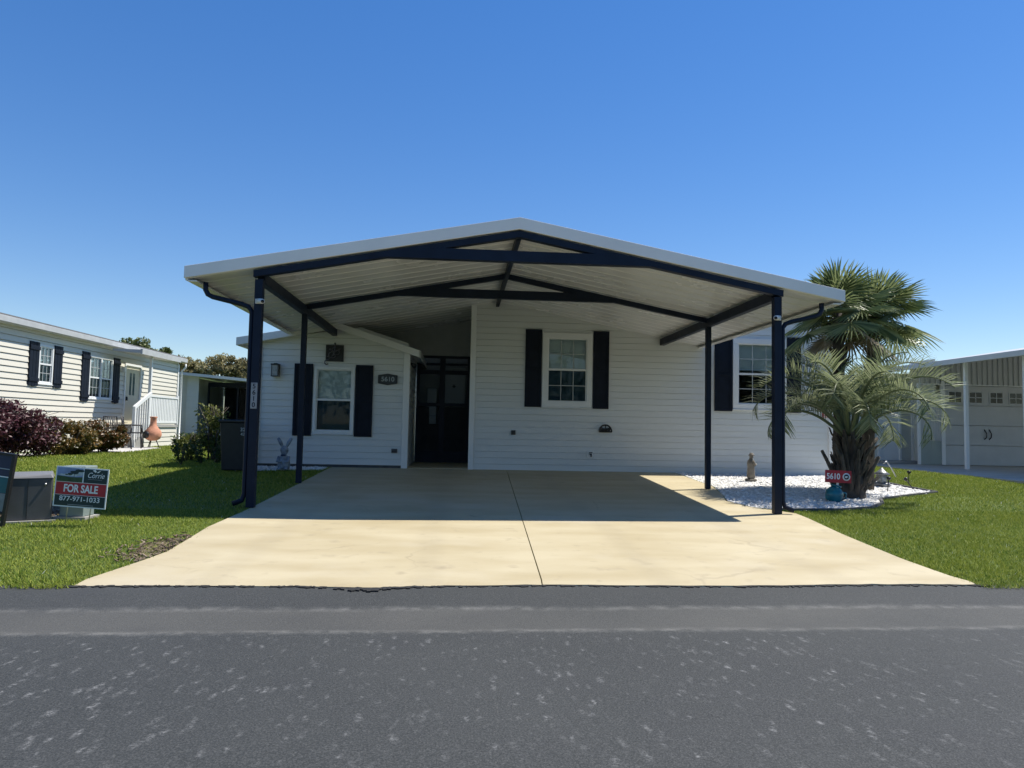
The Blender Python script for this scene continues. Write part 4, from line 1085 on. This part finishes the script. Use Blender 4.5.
def fan_leaf(root, base, az, el, pet, rad, seed, m, nseg=34, spread=300):
    rr = random.Random(seed); d0 = Vector((math.cos(az)*math.cos(el), math.sin(az)*math.cos(el), math.sin(el)))
    mid = Vector(base)+d0*pet*.55+Vector((0, 0, .03)); hub = Vector(base)+d0*pet-Vector((0, 0, pet*.07))
    mb = MB()
    out = (d0+Vector((0, 0, -.22))).normalized(); sd = out.cross(Vector((0, 0, 1)))
    sd = sd.normalized() if sd.length > .1 else Vector((-math.sin(az), math.cos(az), 0))
    up = sd.cross(out).normalized()
    tilt = rr.uniform(-.35, .35); sd, up = sd*math.cos(tilt)+up*math.sin(tilt), up*math.cos(tilt)-sd*math.sin(tilt)
    vs = []; 
    def P(th, r, lift=0):
        v = out*math.cos(th)*r+sd*math.sin(th)*r
        fold = up*(-.28*r*abs(math.sin(th)))       # costapalmate: sides fold back
        return hub+v+fold+up*lift-Vector((0, 0, .09*(r/rad)**3*rad*(.35+.65*abs(math.cos(th)))))
    for k in range(nseg):
        th = R(-spread/2+spread*(k+.5)/nseg); dw = R(spread/nseg/2)
        Rk = rad*(.72+.28*math.cos(th*.55))*rr.uniform(.9, 1.06)
        fl = .012
        a, b = P(th-dw, Rk*.04), P(th+dw, Rk*.04)
        c, d, cm = P(th-dw*.92, Rk*.34, -fl), P(th+dw*.92, Rk*.34, -fl), P(th, Rk*.34, fl)
        e, f, em = P(th-dw*.34, Rk*.70, -fl*.6), P(th+dw*.34, Rk*.70, -fl*.6), P(th, Rk*.70, fl*.8)
        tip = P(th+rr.uniform(-.03, .03), Rk, 0)-Vector((0, 0, rr.uniform(.0, .07)*rad))
        am = P(th, Rk*.04, .003)
        mb.add([a, am, b, c, cm, d, e, em, f, tip], [(0, 1, 4, 3), (1, 2, 5, 4), (3, 4, 7, 6), (4, 5, 8, 7), (6, 7, 9), (7, 8, 9)])
    o = mb.build('fan_leaf', m, root)
    pt_ = MB(); pt_.tube([base, mid, hub], [.017, .013, .009], 6); pt_.build('petiole', M['petiole'], o)
    return o
def fan_palm(label, x, y, ztop, n, seed, rad=.62, lean=0., pet=.52):
    p = thing('fan_palm', label, 'palm', (x, y, .25), 'fan palms behind the squat palm')
    rr = random.Random(seed)
    c = Vector((x+lean, y, ztop))
    tk = MB(); tk.tube([(x, y, .15), (x+lean*.3, y, ztop*.5), (x+lean*.8, y, ztop-.2), c], [.12, .095, .085, .07], 12)
    for i in range(46):
        t = i/46; a = i*2.399; z = .6+t*(ztop-.7); xx = x+lean*(z/ztop)**1.3; r0 = .09
        o_ = Vector((math.cos(a), math.sin(a), 0)); b0 = Vector((xx, y, z))+o_*r0
        tk.tube([b0-o_*.02, b0+o_*.03+Vector((0, 0, .07)), b0+o_*rr.uniform(.04, .09)+Vector((0, 0, rr.uniform(.1, .2)))], [.022, .017, .010], 4)
    tk.build('trunk', M['palm_bark'], p)
    for i in range(n):
        t = (i+.5)/n; az = i*2.399+seed; el = R(86-122*t**1.15+rr.uniform(-8, 8))
        fan_leaf(p, c+Vector((0, 0, -.12*t)), az, el, pet*rr.uniform(.8, 1.15)*(.75+.35*t), rad*rr.uniform(.86, 1.08), seed*100+i, M['fan'] if not (t > .93) else M['fan_dead'])
fan_palm('left of two fan palms, its crown close beside the carport roof corner', 6.2, 11.2, 3.14, 24, 3, .66, -.02, .48)
fan_palm('right of two fan palms, its crown clear against open sky', 6.82, 11.5, 3.2, 21, 5, .64, .20, .46)

# ------------------------------------------------------------------ left neighbour
nb = thing('neighbour_house', 'long cream lap sided house with batten shutters and side porch at left', 'house', (-10.5, 20, .3))
XL = -10.5; T = RIGHTF(XL)
w1 = (18.36, 18.98, 1.98, 2.96); w2 = (20.78, 22.12, 1.70, 2.93)
siding(T, 9, 27.1, .30, 3.29, [inner(w1, .03), inner(w2, .03), (22.95, 23.95, .98, 2.82)], e=.145, lip=.024, gap=.014).build('wall', M['cream'], nb)
siding(FRONT(9), -18.5, XL, .30, 3.22, e=.145, lip=.024, gap=.014).build('wall', M['cream'], nb)
MB().box(-18.5, XL-.05, 27.05, 27.1, .3, 3.2).box(-18.5, -18.45, 9, 27.1, .3, 3.2).build('wall', M['cream'], nb)
MB(T).box(27.02, 27.13, -.04, .04, .30, 3.2).box(8.95, 9.06, -.04, .04, .3, 3.2).build('corner_trim', M['white'], nb)
r = MB(T.copy())
r.T = None
r.prism([(-18.9, 3.24), (-10.33, 3.30), (-10.31, 3.47), (-14.5, 4.3), (-18.9, 3.47)], 8.7, 27.3); r.build('roof', M['shingle'], nb)
MB().box(-10.327, -10.24, 8.7, 27.3, 3.28, 3.42).build('gutter', M['gutter_grey'], nb, bevel=.01)
MB().box(-10.49, -10.328, 8.7, 27.3, 3.275, 3.297).build('soffit', M['white'], nb)
window(nb, T, *w1, rail=2.48, cas=.05, up=(3, 2), low=(3, 2), curtain=True)
window(nb, T, *w2, rail=2.31, cas=.05, up=(3, 2), low=(3, 2), split=2, curtain=True)
for a in ((17.95, 18.34, 1.92, 3.0), (19.0, 19.38, 1.92, 3.0), (20.36, 20.76, 1.62, 3.0), (22.14, 22.54, 1.62, 2.98)): shutter(nb, T, *a, style='batten')
d = MB(T); d.box(22.95, 23.95, -.005, .04, .98, 2.82); dr = d.build('door', M['beige_door'], nb)
MB(T).box(22.88, 22.95, -.045, .03, .98, 2.89).box(23.95, 24.02, -.045, .03, .98, 2.89).box(22.95, 23.95, -.045, .03, 2.82, 2.89).build('frame', M['white'], dr)
MB(T).box(23.28, 23.40, -.012, -.004, 1.9, 2.6).box(23.50, 23.62, -.012, -.004, 1.9, 2.6).build('pane', M['glass_dark'], dr)
MB(T).box(23.07, 23.12, -.05, -.004, 1.72, 1.84).build('handle', M['bronze'], dr)
# porch
MB().box(-10.47, -9.55, 22.35, 24.85, .90, .98).build('porch_deck', M['found2'], nb)
siding(RIGHTF(-9.60), 22.4, 24.85, .30, .90, e=.145, lip=.02, gap=.014).build('porch_skirt', M['cream'], nb)
siding(FRONT(22.4), -10.47, -9.6, .30, .90, e=.145, lip=.02, gap=.014).build('porch_skirt', M['cream'], nb)
for y, zt in ((22.62, 3.075), (24.78, 1.95)): MB().box(-9.62, -9.54, y-.04, y+.04, .98, zt).build('porch_post', M['white'], nb, bevel=.006)
rl = MB(); rl.box(-9.62, -9.54, 22.661, 24.739, 1.84, 1.90).box(-9.605, -9.555, 22.661, 24.739, 1.03, 1.09)
for i in range(17):
    y = 22.72+i*.122; rl.box(-9.60, -9.56, y-.045, y+.045, 1.09, 1.84)
rl.build('porch_railing', M['white'], nb)
sp = MB()
for i in range(4): sp.box(-10.35, -9.6, 22.349-.26*(i+1), 22.349-.26*i, .28, .98-.165*(i+1)+.03)
sp.build('porch_step', M['found2'], nb)
hr = MB(); hr.box(-9.57, -9.49, 21.5, 21.58, .30, 1.52).bar((-9.53, 21.5, 1.47), (-9.53, 22.6, 1.94), .07, .09)
for i in range(1, 7):
    y = 21.58+i*.15; hr.box(-9.55, -9.51, y-.02, y+.02, .5+.4*(y-21.6), 1.46+.427*(y-21.5))
hr.build('stair_railing', M['white'], nb)
pr = MB(); pr.add([(-10.22, 21.5, 3.14), (-9.42, 21.5, 3.08), (-9.42, 24.35, 3.08), (-10.22, 24.35, 3.14), (-10.22, 21.5, 3.205), (-9.42, 21.5, 3.19), (-9.42, 24.35, 3.19), (-10.22, 24.35, 3.205)],
             [(0, 3, 2, 1), (4, 5, 6, 7), (0, 1, 5, 4), (1, 2, 6, 5), (2, 3, 7, 6), (3, 0, 4, 7)])
pr.box(-9.419, -9.36, 21.48, 24.37, 3.06, 3.21); pr.build('porch_roof', M['gutter_grey'], nb)
MB().tube([(-10.27, 27.2, 3.22), (-10.27, 27.2, 3.1), (-10.4, 27.2, 2.95), (-10.4, 27.2, .4), (-10.3, 27.15, .34)], .035, 8).build('downspout', M['white'], nb)
MB().tube([(-11.3, 17.3, 3.7), (-11.3, 17.3, 4.05)], .05, 10).build('vent_pipe', M['white'], nb)
lt = MB(T); lt.box(22.72, 22.82, -.10, -.015, 2.60, 2.76); lt.build('porch_lamp', M['white'], nb, bevel=.01)

chm = thing('chiminea', 'terracotta chiminea with dark mouth standing before the porch skirt', 'chiminea', (-9.3, 22.0, .3))
x, y, z = -9.0, 21.6, .30
q = MB(); q.lathe((x, y, z+.22), [(.10, 0), (.20, .06), (.24, .17), (.22, .28), (.14, .38), (.09, .46), (.085, .66), (.11, .70), (.085, .71)], 20); q.build('body', M['terracotta'], chm)
q = MB(); q.tube([(x-.10, y-.19, z+.40), (x-.115, y-.235, z+.40)], [.10, .105], 14); q.build('mouth', M['black'], chm)
for k in range(3): a = k*2.1+.5; MB().tube([(x+.10*math.cos(a), y+.10*math.sin(a), z+.23), (x+.19*math.cos(a), y+.19*math.sin(a), z)], .014, 6).build('leg', M['black'], chm)

def yard_chair(x, y, rot, label):
    c = thing('patio_chair', label, 'chair', (x, y, .31), 'black patio chairs by the walkway')
    T = Matrix.Translation((x, y, .32)) @ Matrix.Rotation(R(rot), 4, 'Z')
    MB(T).box(-.23, .23, -.23, .23, .42, .45).build('seat', M['black'], c, bevel=.01)
    b = MB(T); b.tube([(-.22, .23, .45), (-.22, .29, .88), (.22, .29, .88), (.22, .23, .45)], .02, 6)
    for i in range(5): b.tube([(-.15+.075*i, .235, .46), (-.15+.075*i, .29, .88)], .012, 5)
    b.build('backrest', M['black'], c)
    for sx in (-1, 1):
        for sy in (-1, 1): MB(T).tube([(sx*.21, sy*.21, .42), (sx*.24, sy*.24, 0)], .02, 6).build('leg', M['black'], c)
        MB(T).tube([(sx*.23, .26, .65), (sx*.25, -.2, .65), (sx*.22, -.22, .44)], .02, 6).build('armrest', M['black'], c)
yard_chair(-9.25, 20.0, 70, 'black metal patio chair nearer the shrubs on the pale walkway')
yard_chair(-9.3, 21.0, 110, 'black metal patio chair nearer the chiminea on the pale walkway')

# screened building beyond
bs = thing('screened_building', 'white sided building with dark screened room beyond the cream house', 'building', (-10, 30, .3))
siding(FRONT(30), -12.2, -11.18, .3, 3.0, e=.15).build('wall', M['siding'], bs)
MB().box(-11.19, -11.10, 29.93, 30.02, .3, 3.0).build('corner_trim', M['black'], bs)
siding(FRONT(29.6), -11.08, -10.62, .3, 2.93, e=.15).build('wall', M['siding'], bs)
siding(FRONT(30.6), -10.62, -7.0, .3, .95, e=.15).build('wall', M['siding'], bs)
MB().box(-11.08, -11.04, 29.62, 34, .3, 2.9).box(-7.04, -7, 30.62, 34, .3, 2.5).box(-11, -7, 33.96, 34, .3, 2.8).build('wall', M['siding'], bs)
q = MB()
for x in (-10.6, -9.4, -8.2, -7.05): q.box(x, x+.07, 30.58, 30.66, .95, 2.75)
q.box(-10.6, -7, 30.585, 30.655, 2.55, 2.75).box(-10.6, -7, 30.585, 30.655, .951, 1.02); q.build('screen_frame', M['navy'], bs)
MB().box(-10.55, -7.02, 30.61, 30.62, 1.02, 2.55).build('screen_panel', M['screen'], bs)
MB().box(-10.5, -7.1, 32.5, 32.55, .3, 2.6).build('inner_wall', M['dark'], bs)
q = MB(); q.add([(-11.6, 29.2, 2.98), (-6.8, 29.2, 2.60), (-6.8, 34.3, 2.60), (-11.6, 34.3, 2.98), (-11.6, 29.2, 3.09), (-6.8, 29.2, 2.71), (-6.8, 34.3, 2.71), (-11.6, 34.3, 3.09)],
               [(0, 3, 2, 1), (4, 5, 6, 7), (0, 1, 5, 4), (1, 2, 6, 5), (2, 3, 7, 6), (3, 0, 4, 7)]); q.build('roof', M['alu'], bs)
pb = thing('planter_box', 'low brown timber planter box at the foot of the white building', 'planter', (-10.6, 28.2, .3))
MB().box(-11.2, -9.6, 28.0, 28.5, .3, .48).build('box', M['bark'], pb, bevel=.01)
f = MB()
for i in range(14): leaves(f, (-11.1+i*.11, 28.25, .56), (.1, .16, .1), 34, .05, .3, .2)
f.build('foliage', M['sapling'], pb)

# ------------------------------------------------------------------ right neighbour
rn = thing('neighbour_carport_house', 'pale grey house with white carport and wide garage door at right', 'house', (14, 19, .3))
siding(FRONT(20), 9.2, 12.28, .33, 3.4, [], [(.05, 2.75-.05*9.0)], e=.14).build('wall', M['greige'], rn)
siding(FRONT(20), 12.28, 13.28, .33, 3.6, [(12.28, 12.86, .36, 2.2)], [(.05, 2.75-.05*9.0)], e=.14).build('wall', M['greige'], rn)
MB(FRONT(20)).box(13.24, 13.34, -.05, .02, .33, 3.3).box(12.2, 12.28, -.05, .02, .33, 2.27).box(12.86, 12.92, -.05, .02, .33, 2.27).box(12.28, 12.86, -.05, .02, 2.2, 2.27).build('corner_trim', M['white'], rn)
q = MB(FRONT(20)); q.box(12.28, 12.86, .0, .04, .38, 2.2); dr = q.build('door', M['white'], rn)
MB(FRONT(20)).ball((12.36, -.03, 1.35), .035).build('handle', M['bronze'], dr)
MB().box(12.1, 13.32, 19.4, 19.95, .325, .40).build('step', M['found2'], rn)
MB().box(13.29, 13.345, 19.03, 20, .33, 3.3).build('wall', M['greige'], rn)
YG = FRONT(19.0)
# grey panel with light screen above, left of the garage door
MB(YG).box(12.86, 13.48, .01, .05, .33, .99).build('panel', M['greypanel'], rn)
q = MB(YG)
for i in range(8): q.box(12.86+.0775*i, 12.86+.0775*i+.072, .005, .05, 1.0, 2.3)
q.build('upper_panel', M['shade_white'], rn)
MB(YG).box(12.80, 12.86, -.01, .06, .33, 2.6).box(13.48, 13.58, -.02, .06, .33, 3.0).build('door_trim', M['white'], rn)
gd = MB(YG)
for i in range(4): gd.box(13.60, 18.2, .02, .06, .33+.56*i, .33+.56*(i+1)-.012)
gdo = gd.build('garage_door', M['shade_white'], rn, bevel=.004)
for x0 in (13.72, 14.33, 14.95, 15.53, 16.3, 16.9, 17.5):
    gf = MB(YG)
    gf.box(x0-.03, x0+.39, .004, .02, 2.38, 2.41).box(x0-.03, x0+.39, .004, .02, 2.06, 2.09).box(x0-.03, x0, .004, .02, 2.09, 2.38).box(x0+.36, x0+.39, .004, .02, 2.09, 2.38)
    gf.box(x0+.17, x0+.19, .002, .02, 2.09, 2.38).box(x0, x0+.36, .003, .02, 2.225, 2.245).box(x0, x0+.36, .012, .019, 2.09, 2.38)
    w_ = gf.build('window', M['shade_white'], gdo)
    MB(YG).box(x0, x0+.36, .008, .0115, 2.09, 2.38).build('pane', M['lens'], gdo)
for x in (14.76, 14.90): MB(YG).tube([(x, .02, 1.06), (x+.02, -.03, 1.12), (x+.03, -.03, 1.22), (x, .02, 1.34)], .016, 6).build('handle', M['black'], gdo)
q = MB(YG)
for i in range(36):
    x = 12.86+i*.155
    zt = 2.96+.1747*(x-12.25)-.01
    if x > 16.6: zt = 2.96+.76-.1747*(x-16.6)-.01
    q.box(x, x+.10, -.012, .04, 2.60, zt).box(x+.10, x+.155, .012, .04, 2.60, zt)
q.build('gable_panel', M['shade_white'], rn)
MB(YG).box(12.86, 18.4, -.03, .05, 2.57, 2.60).build('header_trim', M['white'], rn)
for x, y in ((12.72, 17.0), (12.72, 15.1), (12.72, 12.4), (20.5, 17.0), (20.5, 12.4)):
    MB().box(x-.04, x+.04, y-.04, y+.04, .315, 3.0).build('post', M['white'], rn, bevel=.005)
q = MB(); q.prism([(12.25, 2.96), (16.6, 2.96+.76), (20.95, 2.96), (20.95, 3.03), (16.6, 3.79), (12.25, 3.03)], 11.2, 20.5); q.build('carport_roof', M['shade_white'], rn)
q = MB(); q.prism([(12.22, 2.93), (16.6, 2.93+.765), (20.98, 2.93), (20.98, 3.07), (16.6, 3.835), (12.22, 3.07)], 11.16, 11.197)
q.build('fascia', M['alu'], rn, bevel=.003)
MB().box(12.19, 12.247, 11.198, 20.5, 2.93, 3.06).build('gutter', M['shade_white'], rn, bevel=.01)
q = MB(); q.prism([(8.9, 2.66), (14.5, 2.96), (20.1, 2.66), (20.1, 2.74), (14.5, 3.04), (8.9, 2.74)], 20.51, 32); q.build('roof', M['white'], rn)
MB().box(9.2, 9.25, 20, 32, .3, 2.7).box(9.2, 20, 31.95, 32, .3, 2.7).build('wall', M['greige'], rn)
MB().box(13.345, 20, 20.0, 20.05, .3, 3.2).build('wall', M['greige'], rn)

# ------------------------------------------------------------------ the far side of the street (unseen, added for reflections and to dim the house front)
for hx, hwid, m_, lab in ((-15.5, 9, 'greypanel', 'added pale grey house across the street, mirrored at the left'), (1.0, 11, 'greypanel', 'added grey house across the street facing the carport'), (17.5, 9, 'greypanel', 'added grey green house across the street, mirrored at the right')):
    hh_ = thing('added_opposite_house', lab, 'house', (hx, -19, 0), 'added houses across the street')
    MB().prism([(hx-hwid/2, -.1), (hx+hwid/2, -.1), (hx+hwid/2, 3.0), (hx, 3.9), (hx-hwid/2, 3.0)], -30, -19).build('wall', M[m_], hh_)
    MB().prism([(hx-hwid/2-.4, 2.95), (hx, 3.95), (hx+hwid/2+.4, 2.95), (hx+hwid/2+.4, 3.07), (hx, 4.1), (hx-hwid/2-.4, 3.07)], -30.4, -18.5).build('roof', M['shingle'], hh_)
    for wx in (-hwid*.28, hwid*.22): MB().box(hx+wx-.45, hx+wx+.45, -18.99, -18.96, 1.0, 2.3).build('window', M['lens'], hh_)
f = MB()
for i in range(60):
    leaves(f, (-60+i*2+random.uniform(-.6, .6), -38+random.uniform(-3, 3), random.uniform(3.0, 5.5)), (2.4, 2, 3.2), 130, .42, .2, .15)
tag(f.build('added_treeline', M['tree_a']), 'dense line of trees added behind the houses across the street', None, None, 'stuff')  # unseen trees added to block low sky light and fill reflections

# ------------------------------------------------------------------ light, sky, camera
S = Vector((.576, .197, 1)).normalized()
sun = bpy.data.lights.new('sun', 'SUN'); sun.energy = 5.0; sun.angle = R(.5); sun.color = (1, .95, .86)
so = bpy.data.objects.new('sun', sun); C.objects.link(so); so.rotation_euler = (-S).to_track_quat('-Z', 'Y').to_euler()
w = bpy.data.worlds.new('World'); sc.world = w; w.use_nodes = True
wn = w.node_tree.nodes; bg = wn['Background']
sk = wn.new('ShaderNodeTexSky'); sk.sky_type = 'NISHITA'; sk.sun_disc = False
sk.sun_elevation = math.asin(S.z); sk.sun_rotation = math.atan2(S.x, S.y)
sk.altitude = 0; sk.air_density = 1.0; sk.dust_density = .05; sk.ozone_density = 2.5
hs = wn.new('ShaderNodeHueSaturation'); hs.inputs['Saturation'].default_value = 1.55; hs.inputs['Hue'].default_value = .513; hs.inputs['Value'].default_value = 1.06
gm = wn.new('ShaderNodeGamma'); gm.inputs['Gamma'].default_value = .74
w.node_tree.links.new(sk.outputs[0], gm.inputs['Color']); w.node_tree.links.new(gm.outputs[0], hs.inputs['Color']); w.node_tree.links.new(hs.outputs[0], bg.inputs['Color']); bg.inputs['Strength'].default_value = .15

cam = bpy.data.cameras.new('camera'); co = bpy.data.objects.new('camera', cam); C.objects.link(co); sc.camera = co
yaw, pitch, roll = .0718, .0593, .0205
d = Vector((math.sin(yaw)*math.cos(pitch), math.cos(yaw)*math.cos(pitch), math.sin(pitch)))
r = Vector((math.cos(yaw), -math.sin(yaw), 0)); u = r.cross(d)
rr_, uu = r*math.cos(roll)+u*math.sin(roll), -r*math.sin(roll)+u*math.cos(roll)
mt = Matrix((( rr_.x, uu.x, -d.x, 0), (rr_.y, uu.y, -d.y, 0), (rr_.z, uu.z, -d.z, 1.165), (0, 0, 0, 1)))
co.matrix_world = mt
cam.sensor_fit = 'HORIZONTAL'; cam.sensor_width = 36; cam.lens = 36*708.7/1024; cam.clip_start = .05; cam.clip_end = 3000
vs_ = sc.view_settings; vs_.view_transform = 'Standard'; vs_.look = 'None'; vs_.exposure = .5; vs_.gamma = 1
sc.render.film_transparent = False
sc.cycles.max_bounces = 8; sc.cycles.use_denoising = True
